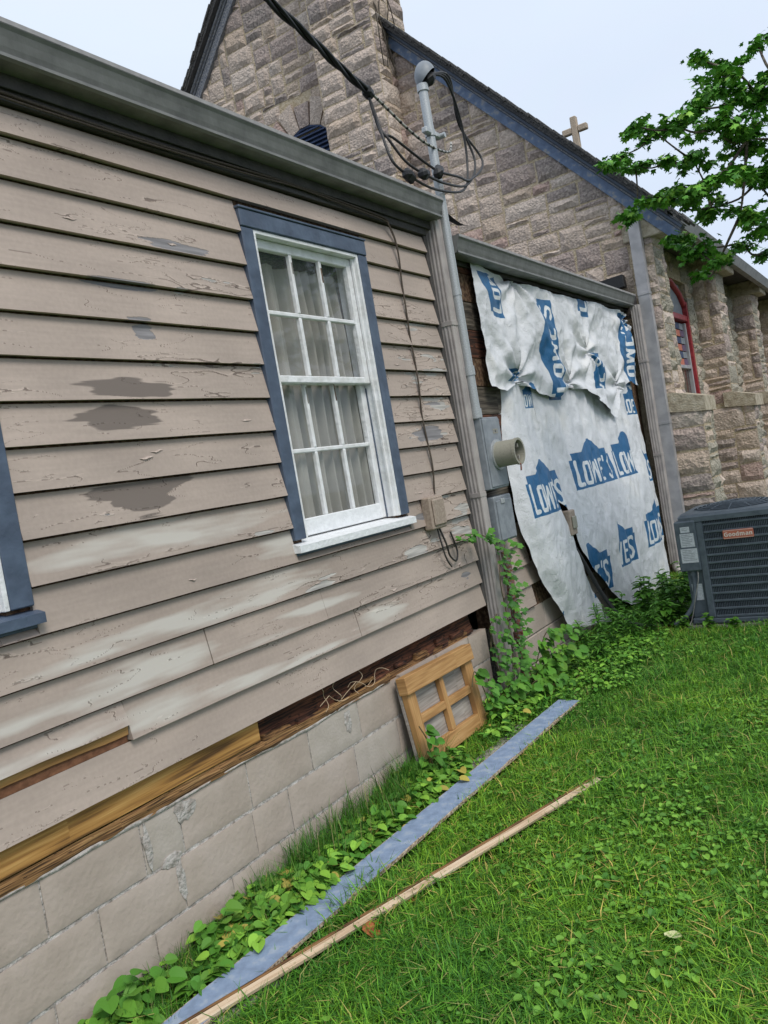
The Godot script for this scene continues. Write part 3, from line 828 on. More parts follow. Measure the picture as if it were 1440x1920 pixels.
func wrap_logo() -> Image:
	# blue gable-shaped field with condensed white capitals: LOWE'S
	var W := 396; var H := 220
	var im := Image.create(W, H, false, Image.FORMAT_RGBA8)
	var blue := s2(32, 96, 142)
	im.fill_rect(Rect2i(0, 86, W, H - 86), blue)
	im.fill_rect(Rect2i(20, 56, W - 40, 30), blue)
	for y in 56:
		var half := int(12 + 86.0 * y / 56.0)
		im.fill_rect(Rect2i(W / 2 - half, y, half * 2, 1), blue)
	var t := 104.0; var b := 200.0; var m := 150.0
	# strokes [x0, y0, x1, y1, half thickness]
	var st := [[32.0, t - 8.0, 32.0, b, 9.0], [32.0, b, 66.0, b, 9.0],
		[92.0, t + 10.0, 92.0, b - 8.0, 9.0], [128.0, t + 10.0, 128.0, b - 8.0, 9.0], [96.0, t + 3.0, 124.0, t + 3.0, 8.0], [96.0, b, 124.0, b, 8.0],
		[156.0, t + 3.0, 164.0, b, 8.5], [164.0, b, 186.0, t + 10.0, 7.0], [186.0, t + 10.0, 206.0, b, 7.0], [206.0, b, 216.0, t + 3.0, 8.5],
		[244.0, t + 3.0, 244.0, b, 9.0], [244.0, t + 3.0, 274.0, t + 3.0, 8.0], [244.0, m, 268.0, m, 7.5], [244.0, b, 274.0, b, 8.0],
		[298.0, t - 10.0, 296.0, t + 10.0, 6.0],
		[364.0, t + 6.0, 350.0, t - 4.0, 8.5], [350.0, t - 4.0, 330.0, t, 8.5], [330.0, t, 322.0, t + 20.0, 8.5], [322.0, t + 20.0, 334.0, m - 6.0, 8.5], [334.0, m - 6.0, 356.0, m + 8.0, 8.5], [356.0, m + 8.0, 366.0, m + 26.0, 8.5], [366.0, m + 26.0, 356.0, b - 2.0, 8.5], [356.0, b - 2.0, 332.0, b, 8.5], [332.0, b, 320.0, b - 12.0, 8.5]]
	var w := Color(0.87, 0.88, 0.89)
	for q in st:
		var p0 := Vector2(q[0], q[1]); var p1 := Vector2(q[2], q[3]); var r: float = q[4]
		for y in range(int(minf(q[1], q[3]) - r), int(maxf(q[1], q[3]) + r) + 1):
			for x in range(int(minf(q[0], q[2]) - r), int(maxf(q[0], q[2]) + r) + 1):
				var p := Vector2(x, y)
				if (p - Geometry2D.get_closest_point_to_segment(p, p0, p1)).length() <= r: im.set_pixel(x, y, w)
	return im

func wrap_material() -> StandardMaterial3D:
	var w := 1536; var h := 1136      # z from -5.2 to -9.8, y from 2.8 down to -0.6
	var a := stretched(31, 0.02, 5, w, h, 1)
	var c := stretched(32, 0.006, 4, w, h, 1)
	var d := stretched(33, 0.18, 2, w, h, 1)
	var rgb := PackedByteArray(); rgb.resize(w * h * 3)
	for i in w * h:
		var t := 0.93 + 0.09 * (c[i] / 255.0 - 0.5) + 0.05 * (d[i] / 255.0 - 0.5)
		if a[i] > 150 and d[i] > 140: t -= 0.0011 * (a[i] - 150)
		if d[i] > 205: t -= 0.05
		var dirt := maxf(0.0, (c[i] - 150) / 255.0)
		rgb[i * 3] = clampi(int(234.0 * t), 0, 255); rgb[i * 3 + 1] = clampi(int((236.0 - 8.0 * dirt) * t), 0, 255); rgb[i * 3 + 2] = clampi(int((239.0 - 22.0 * dirt) * t), 0, 255)
	var im := Image.create_from_data(w, h, false, Image.FORMAT_RGB8, rgb)
	im.convert(Image.FORMAT_RGBA8)
	var logo := wrap_logo()
	var ppm := w / 4.6
	# [z at the left, y at the top, width, height, quarter turned, part of the width shown from, to]
	for q in [[5.44, 2.60, 0.36, 0.62, true, 0.0, 0.52], [6.36, 2.50, 0.40, 0.84, true, 0.0, 1.0], [7.45, 2.68, 0.36, 0.80, true, 0.0, 0.30], [8.62, 2.56, 0.44, 0.86, true, 0.0, 1.0], [7.58, 2.10, 0.38, 0.70, true, 0.5, 1.0], [5.62, 1.90, 0.28, 0.24, true, 0.6, 1.0],
			[5.58, 1.20, 0.74, 0.42, false, 0.0, 0.92], [6.62, 1.30, 1.06, 0.42, false, 0.0, 1.0], [7.75, 1.32, 0.92, 0.44, false, 0.0, 0.62], [6.55, 0.44, 0.86, 0.46, false, 0.45, 1.0], [7.30, 0.52, 0.90, 0.42, false, 0.5, 1.0], [8.12, 0.58, 0.98, 0.44, false, 0.0, 1.0], [8.75, 1.15, 0.5, 0.4, false, 0.6, 1.0], [5.72, 0.02, 0.4, 0.3, false, 0.0, 0.5], [6.0, 1.80, 0.34, 0.2, false, 0.2, 0.6], [8.6, 1.78, 0.55, 0.3, false, 0.1, 0.9]]:
		var l: Image = logo.duplicate()
		var x0 := int(q[5] * 396.0); var x1 := int(q[6] * 396.0)
		l = l.get_region(Rect2i(x0, 0, x1 - x0, 220))
		var ww: float = q[2]; var hh: float = q[3]
		if q[4]:
			l.rotate_90(COUNTERCLOCKWISE)
			hh *= (q[6] - q[5])
		else: ww *= (q[6] - q[5])
		l.resize(int(ww * ppm), int(hh * ppm), Image.INTERPOLATE_BILINEAR)
		im.blend_rect(l, Rect2i(0, 0, l.get_width(), l.get_height()), Vector2i(int((q[0] - 5.2) * ppm), int((2.8 - q[1]) * ppm)))
	im.convert(Image.FORMAT_RGB8)
	# crinkles of the sheet
	var f := FastNoiseLite.new()
	f.seed = 41; f.noise_type = FastNoiseLite.TYPE_CELLULAR; f.frequency = 0.022; f.fractal_octaves = 4
	f.cellular_return_type = FastNoiseLite.RETURN_DISTANCE
	f.domain_warp_enabled = true; f.domain_warp_amplitude = 60.0; f.domain_warp_frequency = 0.01
	var hm := f.get_image(768, 568, false, false, true)
	hm.convert(Image.FORMAT_L8)
	hm.resize(w, h, Image.INTERPOLATE_CUBIC)
	hm.bump_map_to_normal_map(3.0)
	var m := StandardMaterial3D.new()
	m.resource_name = "house_wrap"
	m.albedo_texture = ImageTexture.create_from_image(im)
	m.normal_enabled = true; m.normal_texture = ImageTexture.create_from_image(hm); m.normal_scale = 1.3
	m.roughness = 0.55
	m.cull_mode = BaseMaterial3D.CULL_DISABLED
	M.wrap = m
	return m

func ridge(x: float, y: float) -> float:
	return 1.0 - 2.0 * absf(nz.get_noise_2d(x, y))

func wrap_uv(b: MB) -> MB:
	b.ua = Vector3(0, 0, -1.0 / 4.6); b.uo.x = -5.2 / 4.6
	b.va = Vector3(0, -1.0 / 3.4, 0); b.uo.y = 2.8 / 3.4
	return b

func lean_to() -> void:
	var h := thing("rear_addition", "low rear addition under a grey gutter between the clapboard house and stone church", "house extension", Vector3(0, -0.35, -7.0))
	var zn := Z_END - 0.16; var zf := -9.33
	var b := MB.new()
	b.box(Vector3(-0.15, 0.12, zn), Vector3(-0.004, 2.76, zf))
	part(b, "wall", M.sheathing, h)
	# sheathing planks where the wrap leaves the wall bare
	var y := 0.78
	var k := 0
	while y < 2.70:
		b = MB.new(); grain(b, Vector3.BACK, Vector3.UP, 0.9, 0.4)
		var hh := minf(0.20, 2.70 - y)
		b.bbox(Vector3(-0.004, y, zn), Vector3(0.010 + rng.randf_range(-0.002, 0.002), y + hh - 0.004, -5.9), 0.003)
		part(b, "sheathing_plank", [M.sill_dark, M.bark, M.sheathing][k % 3], h)
		y += hh; k += 1
	b = MB.new()
	b.box(Vector3(-0.15, -0.6, zn), Vector3(-0.012, 0.12, zf))
	var fo := part(b, "foundation", M.concrete, h)
	for r in 3:
		var z := zn - (0.2 if r == 1 else 0.0)
		var z0 := zn
		while z0 > -9.2:
			var z1 := maxf(z0 - (0.22 if r == 1 and z0 == zn else 0.41), zf)
			var blk := MB.new(); blk.bbox(Vector3(-0.03, -0.46 + r * 0.2, z0 - 0.004), Vector3(-0.002, -0.268 + r * 0.2, z1 + 0.004), 0.006)
			part(blk, "concrete_block", M.block_patch if r == 0 else M.block_paint, fo)
			z0 = z1
	for i in 4:      # what is left of the old boards low on the wall
		clapboard(h, zn, -5.62 - 0.2 * (i % 2), 0.145 + i * 0.155, 0.31 + i * 0.155, 0.01, -0.008)
	b = MB.new()
	b.quad(Vector3(0.08, 2.785, zn + 0.0), Vector3(0.08, 2.785, zf), Vector3(-5.0, 4.25, zf), Vector3(-5.0, 4.25, zn))
	b.quad(Vector3(0.08, 2.77, zf), Vector3(0.08, 2.77, zn), Vector3(-0.15, 2.775, zn), Vector3(-0.15, 2.775, zf))
	b.box(Vector3(-5.0, -0.6, zn), Vector3(-4.9, 4.2, zf))
	var roof := part(b, "roof", M.roof_felt, h)
	b = MB.new(); b.rbox(Vector3(-0.10, 2.95, -9.30), Vector3(0.30, 0.14, 0.10), 0.006, Basis(Vector3(0, 0, 1), 0.05)); part(b, "flashing", M.black, roof)
	b = MB.new(); b.bbox(Vector3(-0.003, 2.62, zn), Vector3(0.03, 2.768, zf), 0.002); part(b, "frieze", M.shaded_trim, h)
	b = MB.new(); b.bbox(Vector3(0.031, 2.65, zn), Vector3(0.05, 2.765, zf), 0.002); part(b, "fascia", M.black, h)
	gutter(h, -5.03, -9.22, -0.205, 0.0)
	downspout(h, Vector3(0.095, -0.20, -9.27), Vector3(0.18, 2.655, -9.18), M.downspout, true)
	b = MB.new()
	b.tube([Vector3(0.137, -0.19, -9.225), Vector3(0.145, -0.25, -9.215), Vector3(0.18, -0.30, -9.20), Vector3(0.26, -0.32, -9.19)], 0.045, 8); part(b, "downspout_elbow", M.downspout, h)

	# house wrap
	wrap_material()
	var top := [[5.36, 2.655], [6.2, 2.60], [7.0, 2.585], [8.0, 2.60], [9.16, 2.585]]
	var bot := [[5.33, 1.76], [5.57, 1.735], [5.82, 1.80], [6.3, 1.70], [6.6, 1.675], [6.85, 1.77], [7.3, 1.735], [7.75, 1.58], [8.08, 1.46], [8.3, 1.70], [8.75, 1.83], [9.14, 1.78]]
	var pins := [Vector2(5.87, 1.83), Vector2(6.95, 1.80), Vector2(8.35, 1.80), Vector2(7.6, 2.10), Vector2(9.0, 2.5), Vector2(6.1, 2.62)]
	var sheet_x := func(z: float, yy: float) -> float:      # z here grows away from the camera
		var x := 0.024 * ridge(z * 70.0, yy * 60.0 + z * 14.0) + 0.014 * ridge(z * 190.0, yy * 170.0 + 33.0) + 0.008 * ridge(z * 420.0 + 9.0, yy * 380.0)
		for p in pins:
			var dv: Vector2 = Vector2(z, yy) - p
			var r: float = dv.length()
			x += 0.034 * exp(-r * 2.6) * sin(dv.angle() * 9.0 + p.x * 3.0 + r * 4.0)
			x -= 0.045 * exp(-r * r * 90.0)
		return x
	b = wrap_uv(MB.new())
	b.grid(230, 66, func(u: float, t: float) -> Vector3:
		var z := lerpf(lerpf(5.365, 5.32, t), 9.08, u)
		var yt := lerp_pts(top, z); var yb := lerp_pts(bot, z) + 0.012 * nz.get_noise_2d(z * 240.0, 8.0)
		var yy := lerpf(yt, yb, t)
		var lift := 0.03 + 0.03 * t + 0.03 * sin(PI * t) * (0.5 + 0.5 * sin(z * 2.2))
		if t > 0.9: lift += (t - 0.9) * 0.25 * (0.5 + nz.get_noise_2d(z * 130.0, 2.0))
		return Vector3(lift + sheet_x.call(z, yy), yy, -z))
	single(b, "house_wrap_sheet", M.wrap, "upper white house wrap sheet with sideways blue logos, nailed below the gutter", "plastic sheet", Vector3(0.03, 1.7, -7.2), "house wrap on the rear addition")
	# lower sheet: a narrow flap that swings out to the left and the wide part beside it, torn apart below
	var left := [[0.0, 5.60], [0.20, 5.50], [0.55, 5.42], [0.74, 5.58], [0.84, 5.74], [0.95, 5.93], [1.0, 5.99]]       # t down the flap, z
	var seam := [[0.0, 6.14], [0.5, 6.14], [0.66, 6.28], [0.82, 6.48], [1.0, 6.84]]
	var seam2 := [[0.0, 6.14], [0.5, 6.14], [0.54, 6.26], [0.62, 6.36], [0.74, 6.46], [0.86, 6.74], [1.0, 7.10]]
	var fold := func(z: float, yy: float, g: float) -> float:
		return g * (0.036 * ridge(z * 95.0 + yy * 16.0, yy * 12.0) + 0.006 * sin(z * 26.0 + 2.0 * sin(yy * 2.0)) ) + 0.012 * ridge(z * 230.0, yy * 80.0) + 0.007 * ridge(z * 480.0, yy * 260.0 + 5.0)
	b = wrap_uv(MB.new())
	b.grid(46, 130, func(u: float, t: float) -> Vector3:
		var z := lerpf(lerp_pts(left, t), lerp_pts(seam, t), u)
		var yy := lerpf(1.87, -0.13 - 0.16 * u, t) + 0.01 * nz.get_noise_2d(z * 300.0, t * 10.0) * t
		var x := 0.02 + 0.11 * smoothstep(0.05, 0.6, t) - 0.02 * smoothstep(0.7, 1.0, t) - 0.05 * (1.0 - u) * smoothstep(0.3, 0.0, u)
		return Vector3(x + fold.call(z, yy, 0.4 + 0.6 * t), yy, -z))
	b.grid(150, 130, func(u: float, t: float) -> Vector3:
		var z := lerpf(lerp_pts(seam2, t), 9.02 + 0.04 * t, u)
		var yb := lerp_pts([[0.0, -0.14], [0.15, -0.26], [0.4, -0.34], [0.75, -0.33], [1.0, -0.26]], u)
		var yy := lerpf(1.87, yb, t)
		var x := 0.02 + (0.10 + 0.06 * u - 0.10 * smoothstep(0.8, 1.0, u)) * smoothstep(0.05, 0.7, t)
		var fan := sin((z - 8.45 + (yy - 1.75) * 0.25) * 30.0) * 0.006 * smoothstep(8.0, 8.5, z)
		return Vector3(x + fan + fold.call(z, yy, 0.35 + 0.65 * sin(PI * minf(t * 1.2, 0.75))), yy, -z))
	single(b, "house_wrap_sheet", M.wrap, "lower torn white house wrap sheet with upright blue logos, hanging to the ground", "plastic sheet", Vector3(0.1, -0.3, -7.2), "house wrap on the rear addition")
const ZG := -9.40            # gable plane
var ridge_x := -4.25
func rake_y(x: float) -> float:      # under edge of the rake board on either side
	return 3.61 + 1.104 * (0.29 - x) if x > ridge_x else 3.61 + 1.104 * (0.29 - 2.0 * ridge_x + x)

# one rock-faced stone: rectangle u0..u1, v0..v1 on a plane, face broken into facets
func stone(parent: Node, o: Vector3, U: Vector3, V: Vector3, N: Vector3, r: Rect2, depth: float, m: Material, clip = null) -> void:
	var nu := clampi(int(r.size.x / 0.055), 3, 7); var nv := clampi(int(r.size.y / 0.055), 2, 5)
	var p := []
	var s := rng.randf() * 90.0
	var j := 0.010
	var corner := []
	for k in 4: corner.append(Vector2(rng.randf_range(-j, j), rng.randf_range(-j, j)))
	var tilt := Vector2(rng.randf_range(-0.012, 0.012), rng.randf_range(-0.012, 0.016))
	for b in nv + 1:
		for a in nu + 1:
			var u := float(a) / nu; var v := float(b) / nv
			var off: Vector2 = corner[0].lerp(corner[1], u).lerp(corner[2].lerp(corner[3], u), v)
			var edge := minf(minf(u, 1.0 - u) * r.size.x, minf(v, 1.0 - v) * r.size.y)
			var d := depth * smoothstep(0.0, 0.05, edge + 0.012)
			if edge < 0.001: off += Vector2(rng.randf_range(-0.006, 0.006), rng.randf_range(-0.006, 0.006))
			else:
				d += rng.randf_range(-0.5, 0.5) * depth * 0.55 + 0.4 * depth * nz.get_noise_2d((r.position.x + u * r.size.x) * 240.0 + s, (r.position.y + v * r.size.y) * 240.0)
				d += tilt.x * (u - 0.5) * 2.0 + tilt.y * (v - 0.5) * 2.0
				off += Vector2(rng.randf_range(-0.009, 0.009), rng.randf_range(-0.009, 0.009))
			var pu := r.position.x + u * r.size.x + off.x; var pv := r.position.y + v * r.size.y + off.y
			if clip != null: pv = minf(pv, clip.call(pu))
			p.append(U * pu + V * pv + N * maxf(d, 0.004))
	var mb := MB.new()
	var w := nu + 1
	var ctr := U * r.get_center().x + V * r.get_center().y
	for b in nv:
		for a in nu:
			var k := b * w + a
			if (a + b) % 2 == 0:
				mb.tri(p[k], p[k + 1], p[k + w + 1]); mb.tri(p[k], p[k + w + 1], p[k + w])
			else:
				mb.tri(p[k], p[k + 1], p[k + w]); mb.tri(p[k + 1], p[k + w + 1], p[k + w])
	var back := N * -0.03
	for a in nu:
		mb.quad(p[a] + back, p[a + 1] + back, p[a + 1], p[a])
		var t := nv * w + a
		mb.quad(p[t], p[t + 1], p[t + 1] + back, p[t] + back)
	for b in nv:
		mb.quad(p[b * w], p[b * w + w], p[b * w + w] + back, p[b * w] + back)
		mb.quad(p[b * w + nu] + back, p[b * w + w + nu] + back, p[b * w + w + nu], p[b * w + nu])
	var inst := MeshInstance3D.new()
	inst.name = "stone"
	inst.mesh = mb.mesh(m, ctr)
	parent.add_child(inst, true)
	inst.position = o + ctr - base(parent)

func pick_stone() -> Material:
	var q := rng.randf()
	var k := 0
	if q < 0.38: k = 0
	elif q < 0.60: k = 1
	elif q < 0.65: k = 2
	elif q < 0.76: k = 3
	elif q < 0.88: k = 4
	else: k = 5
	return M["granite_%d" % k]

# random ashlar: rectangles packed on a grid of small cells; ok(rect) says which to keep
func ashlar(parent: Node, o: Vector3, U: Vector3, V: Vector3, wu: float, hv: float, ok: Callable, depth := 0.035, mats = null, clip = null) -> void:
	var cu := 0.076; var cv := 0.066
	var nu := maxi(1, roundi(wu / cu)); var nv := maxi(1, roundi(hv / cv))
	cu = wu / nu; cv = hv / nv
	var N := U.cross(V)
	var used := PackedByteArray(); used.resize(nu * nv)
	for b in nv:
		for a in nu:
			if used[b * nu + a]: continue
			var w := rng.randi_range(3, 6); var h: int = [1, 2, 2, 3, 3, 4][rng.randi_range(0, 5)]
			if h >= 3: w = rng.randi_range(4, 7)
			if h == 1: w = rng.randi_range(3, 6)
			var ww := 0
			while ww < w and a + ww < nu and not used[b * nu + a + ww]: ww += 1
			if a + ww < nu and not used[b * nu + a + ww] and (a + ww + 1 >= nu or used[b * nu + a + ww + 1]): ww += 1
			var hh := mini(h, nv - b)
			if nv - b - hh == 1: hh += 1
			for y in hh:
				for x in ww: used[(b + y) * nu + a + x] = 1
			var r := Rect2(a * cu + 0.011, b * cv + 0.010, ww * cu - 0.022, hh * cv - 0.020)
			var k: Variant = ok.call(r)
			if k is Rect2: r = k
			elif not k: continue
			if r.size.x < 0.04 or r.size.y < 0.03: continue
			stone(parent, o, U, V, N, r, depth * rng.randf_range(0.7, 1.4), mats.call() if mats != null else pick_stone(), clip)

func church() -> void:
	var c := thing("stone_church", "rough granite church with steep gable, blue rake boards, buttresses and red window frames", "church", Vector3(-4.0, -0.4, -16.0))
	var zb := -23.0
	var xl := 2.0 * ridge_x - 0.5
	# gable wall of mortar, stones set into it
	var b := MB.new()
	b.prism([Vector3(xl, -0.6, ZG - 0.5), Vector3(0.30, -0.6, ZG - 0.5), Vector3(0.30, 3.75, ZG - 0.5), Vector3(ridge_x, rake_y(ridge_x) + 0.1, ZG - 0.5), Vector3(xl, 3.75, ZG - 0.5)], Vector3(0, 0, 0.5))
	var gable := part(b, "gable_wall", M.mortar, c)
	b = MB.new()
	b.prism([Vector3(xl, -0.6, zb), Vector3(0.05, -0.6, zb), Vector3(0.05, 3.75, zb), Vector3(ridge_x, rake_y(ridge_x) + 0.1, zb), Vector3(xl, 3.75, zb)], Vector3(0, 0, 0.4))
	b.box(Vector3(xl, -0.6, zb + 0.4), Vector3(xl + 0.4, 3.7, ZG - 0.5))
	part(b, "far_walls", M.mortar, c)
	var arch := Vector2(-3.84, 5.62)
	var chim_l := -3.27; var chim_r := -2.37
	var inside := func(r: Rect2) -> Variant:
		var x0 := r.position.x - 5.9; var y0 := r.position.y + 2.55
		var x1 := x0 + r.size.x; var y1 := y0 + r.size.y
		if x0 > chim_l + 0.05 and x1 < chim_r - 0.05: return false
		# keep under the rake boards
		if y0 + 0.04 > maxf(rake_y(x0), rake_y(x1)) + 0.08: return false
		# leave room for the arch of the louvre
		var ctr := Vector2((x0 + x1) * 0.5, (y0 + y1) * 0.5)
		if ctr.y < arch.y and absf(ctr.x - arch.x) < 0.72: return false
		if (ctr - arch).length() < 0.92: return false
		return r
	ashlar(gable, Vector3(-5.9, 2.55, ZG), Vector3.RIGHT, Vector3.UP, 6.18, 6.2, inside, 0.026, null, func(pu: float) -> float: return rake_y(pu - 5.9) + 0.08 - 2.55)
	# arched louvre with its ring of wedge stones
	for k in 9:
		var a0 := PI * k / 9.0 + 0.02; var a1 := PI * (k + 1) / 9.0 - 0.02
		var ro := 0.86 + rng.randf_range(-0.05, 0.06)
		var f := func(a: float, r: float) -> Vector3: return Vector3(arch.x + cos(a) * r, arch.y + sin(a) * r, ZG)
		b = MB.new()
		var q := [f.call(a0, 0.505), f.call(a0, ro), f.call(a1, ro), f.call(a1, 0.505)]
		var z0 := Vector3(0, 0, rng.randf_range(0.02, 0.05))
		var m0: Vector3 = (q[0] + q[1] + q[2] + q[3]) * 0.25 + z0 * 1.5
		for i in 4: b.tri(q[i] + z0, q[(i + 1) % 4] + z0, m0)
		for i in 4: b.quad(q[i] - z0, q[(i + 1) % 4] - z0, q[(i + 1) % 4] + z0, q[i] + z0)
		part(b, "arch_stone", pick_stone(), gable)
	ashlar(gable, Vector3(arch.x - 0.74, 4.4, ZG), Vector3.RIGHT, Vector3.UP, 0.24, 1.2, func(r: Rect2) -> Variant: return r)
	var lou := Node3D.new(); lou.name = "louvre"; c.add_child(lou, true)
	lou.position = Vector3(arch.x, 4.6, ZG) - base(c)
	b = MB.new(); b.quad(Vector3(arch.x - 0.5, 4.4, ZG + 0.003), Vector3(arch.x + 0.5, 4.4, ZG + 0.003), Vector3(arch.x + 0.4, arch.y + 0.4, ZG + 0.003), Vector3(arch.x - 0.4, arch.y + 0.4, ZG + 0.003)); part(b, "backing", M.louver_blue, lou)
	var yy := 4.5
	while yy < arch.y + 0.49:
		var hw := 0.5
		if yy > arch.y: hw = sqrt(maxf(0.0, 0.5 * 0.5 - (yy - arch.y) ** 2))
		b = MB.new(); b.rbox(Vector3(arch.x, yy, ZG + 0.02), Vector3(hw * 2.0, 0.012, 0.07), 0.002, Basis(Vector3.RIGHT, 0.75)); part(b, "slat", M.louver_blue, lou)
		yy += 0.058
	b = MB.new()
	var ap := []
	for k in 17: ap.append(Vector3(arch.x + cos(PI * k / 16.0) * 0.495, arch.y + sin(PI * k / 16.0) * 0.495, ZG + 0.015))
	b.tube(ap, 0.022, 6); part(b, "arch_frame", M.louver_blue, lou)
	# chimney breast rising through the rake
	b = MB.new(); b.box(Vector3(chim_l, 2.5, ZG - 0.45), Vector3(chim_r, 9.6, ZG + 0.40))
	var chim := part(b, "chimney", M.mortar, c)
	ashlar(chim, Vector3(chim_l, 3.4, ZG + 0.40), Vector3.RIGHT, Vector3.UP, chim_r - chim_l, 4.6, func(_r: Rect2) -> Variant: return true, 0.027)
	ashlar(chim, Vector3(chim_r, 3.4, ZG + 0.40), Vector3.FORWARD, Vector3.UP, 0.42, 3.0, func(_r: Rect2) -> Variant: return true, 0.027)
	ashlar(chim, Vector3(chim_r, 6.4, ZG + 0.40), Vector3.FORWARD, Vector3.UP, 0.85, 1.8, func(_r: Rect2) -> Variant: return true, 0.027)
	# dry creeper stems on the chimney corner
	for k in 5:
		b = MB.new()
		var pts := []
		for j in 12: pts.append(Vector3(chim_r + 0.05 + 0.03 * sin(j * 0.8 + k), 6.2 + j * 0.16, ZG + 0.36 - 0.09 * k + 0.05 * sin(j * 0.9 + k * 2.0)))
		b.tube(pts, 0.007, 5); part(b, "creeper_stem", M.bark, chim)
	roofs(c, zb, xl)
	side_wall(c)

func roofs(c: Node, zb: float, xl: float) -> void:
	var ry := rake_y(ridge_x)
	var n := Vector3(1.104, 1.0, 0).normalized()
	var b := MB.new()
	var zt := ZG + 0.20
	for s in [1.0, -1.0]:
		var ex := 0.62 if s > 0.0 else 2.0 * ridge_x - 0.62
		var ey := rake_y(0.62) + 0.34
		var a := Vector3(ex, ey, zt); var d := Vector3(ridge_x, ry + 0.34, zt)
		var a2 := Vector3(ex, ey, zb - 0.2); var d2 := Vector3(ridge_x, ry + 0.34, zb - 0.2)
		var dn := Vector3(0, -0.10, 0)
		if s > 0.0: b.quad(a, a2, d2, d); b.quad(a2 + dn, a + dn, d + dn, d2 + dn); b.quad(a, a + dn, a2 + dn, a2); b.quad(d, d + dn, a + dn, a)
		else: b.quad(a2, a, d, d2); b.quad(a + dn, a2 + dn, d2 + dn, d + dn); b.quad(a2, a2 + dn, a + dn, a); b.quad(d, a, a + dn, d + dn)
	var roof := part(b, "roof", M.roof_felt, c)
	# shingle ends along the verge and rake boards under them
	for s in [1.0, -1.0]:
		var dir := Vector3(1.0 * s, -1.104, 0).normalized()
		var nn := Vector3(1.104 * s, 1.0, 0).normalized()
		var top := Vector3(ridge_x, ry, ZG)
		var len := (0.62 - ridge_x) / absf(dir.x)
		var bs := Basis(dir, nn, dir.cross(nn)) if s > 0.0 else Basis(-dir, nn, (-dir).cross(nn))
		var blue: Material = M.blue_peeling if s > 0.0 else M.weathered_trim
		var strip := func(h0: float, h1: float, z1: float, called: String, m: Material) -> void:
			var q := MB.new()
			q.rbox(top + dir * (len * 0.5) + nn * ((h0 + h1) * 0.5) + Vector3(0, 0, z1 * 0.5), Vector3(len, h1 - h0, z1), 0.004, bs)
			part(q, called, m, c)
		strip.call(0.0, 0.105, 0.065, "rake_board", blue)
		strip.call(0.107, 0.128, 0.090, "rake_moulding", M.weathered_trim)
		strip.call(0.130, 0.160, 0.125, "rake_moulding", M.blue_paint if s > 0.0 else M.weathered_trim)
		strip.call(0.162, 0.178, 0.150, "rake_moulding", M.weathered_trim)
		var t := 0.2
		while t < len:
			for l in 2:
				var q := MB.new()
				var w := rng.randf_range(0.12, 0.17)
				q.rbox(top + dir * (t + 0.05 * l) + nn * (0.205 + 0.022 * l + rng.randf_range(-0.003, 0.003)) + Vector3(0, 0, 0.08 + 0.02 * l + rng.randf_range(-0.010, 0.010)), Vector3(w * 1.15, 0.026, 0.26), 0.003, bs * Basis(Vector3.BACK, -0.07 * s + rng.randf_range(-0.02, 0.02)))
				part(q, "shingle", M.slate, roof)
			t += 0.125
	# cross on the far end of the ridge
	b = MB.new()
	b.bbox(Vector3(ridge_x - 0.085, ry + 0.1, zb - 0.05), Vector3(ridge_x + 0.085, ry + 1.54, zb + 0.12), 0.02)
	b.bbox(Vector3(ridge_x - 0.35, ry + 1.10, zb - 0.045), Vector3(ridge_x - 0.085, ry + 1.265, zb + 0.115), 0.02)
	b.bbox(Vector3(ridge_x + 0.085, ry + 1.10, zb - 0.045), Vector3(ridge_x + 0.35, ry + 1.265, zb + 0.115), 0.02)
	part(b, "cross", M.cross_wood, roof, "pale wooden cross on the church ridge")

func buttress(c: Node, z: float, xw: float, xu: float, xlow: float, top: float, w := 0.62) -> void:
	# lower stage, sloping cap, upper stage; the face towards the camera and the outer face carry stones
	var b := MB.new()
	b.box(Vector3(xw - 0.1, -0.6, z - w), Vector3(xlow, 1.46, z))
	b.box(Vector3(xw - 0.1, 1.46, z - w), Vector3(xu, top, z))
	var o := part(b, "buttress", M.mortar, c)
	var pale := func() -> Material: return M.lichen_stone if rng.randf() < 0.6 else pick_stone()
	ashlar(o, Vector3(xw - 0.02, -0.45, z), Vector3.RIGHT, Vector3.UP, xlow - xw + 0.03, 1.90, func(_r: Rect2) -> Variant: return true, 0.027)
	ashlar(o, Vector3(xw - 0.02, 1.50, z), Vector3.RIGHT, Vector3.UP, xu - xw + 0.03, top - 1.52, func(_r: Rect2) -> Variant: return true, 0.027)
	ashlar(o, Vector3(xlow, -0.45, z), Vector3.FORWARD, Vector3.UP, w, 1.90, func(_r: Rect2) -> Variant: return true, 0.028, pale)
	ashlar(o, Vector3(xu, 1.50, z), Vector3.FORWARD, Vector3.UP, w, top - 1.52, func(_r: Rect2) -> Variant: return true, 0.028, pale)
	b = MB.new()
	var p := [Vector3(xu - 0.12, 1.45, z - w - 0.03), Vector3(xlow + 0.05, 1.40, z - w - 0.03), Vector3(xlow + 0.05, 1.56, z - w - 0.03), Vector3(xu - 0.02, 1.655, z - w - 0.03), Vector3(xu - 0.12, 1.655, z - w - 0.03)]
	b.prism(p, Vector3(0, 0, w + 0.075))
	part(b, "weathering_stone", M.dressed_stone, o)

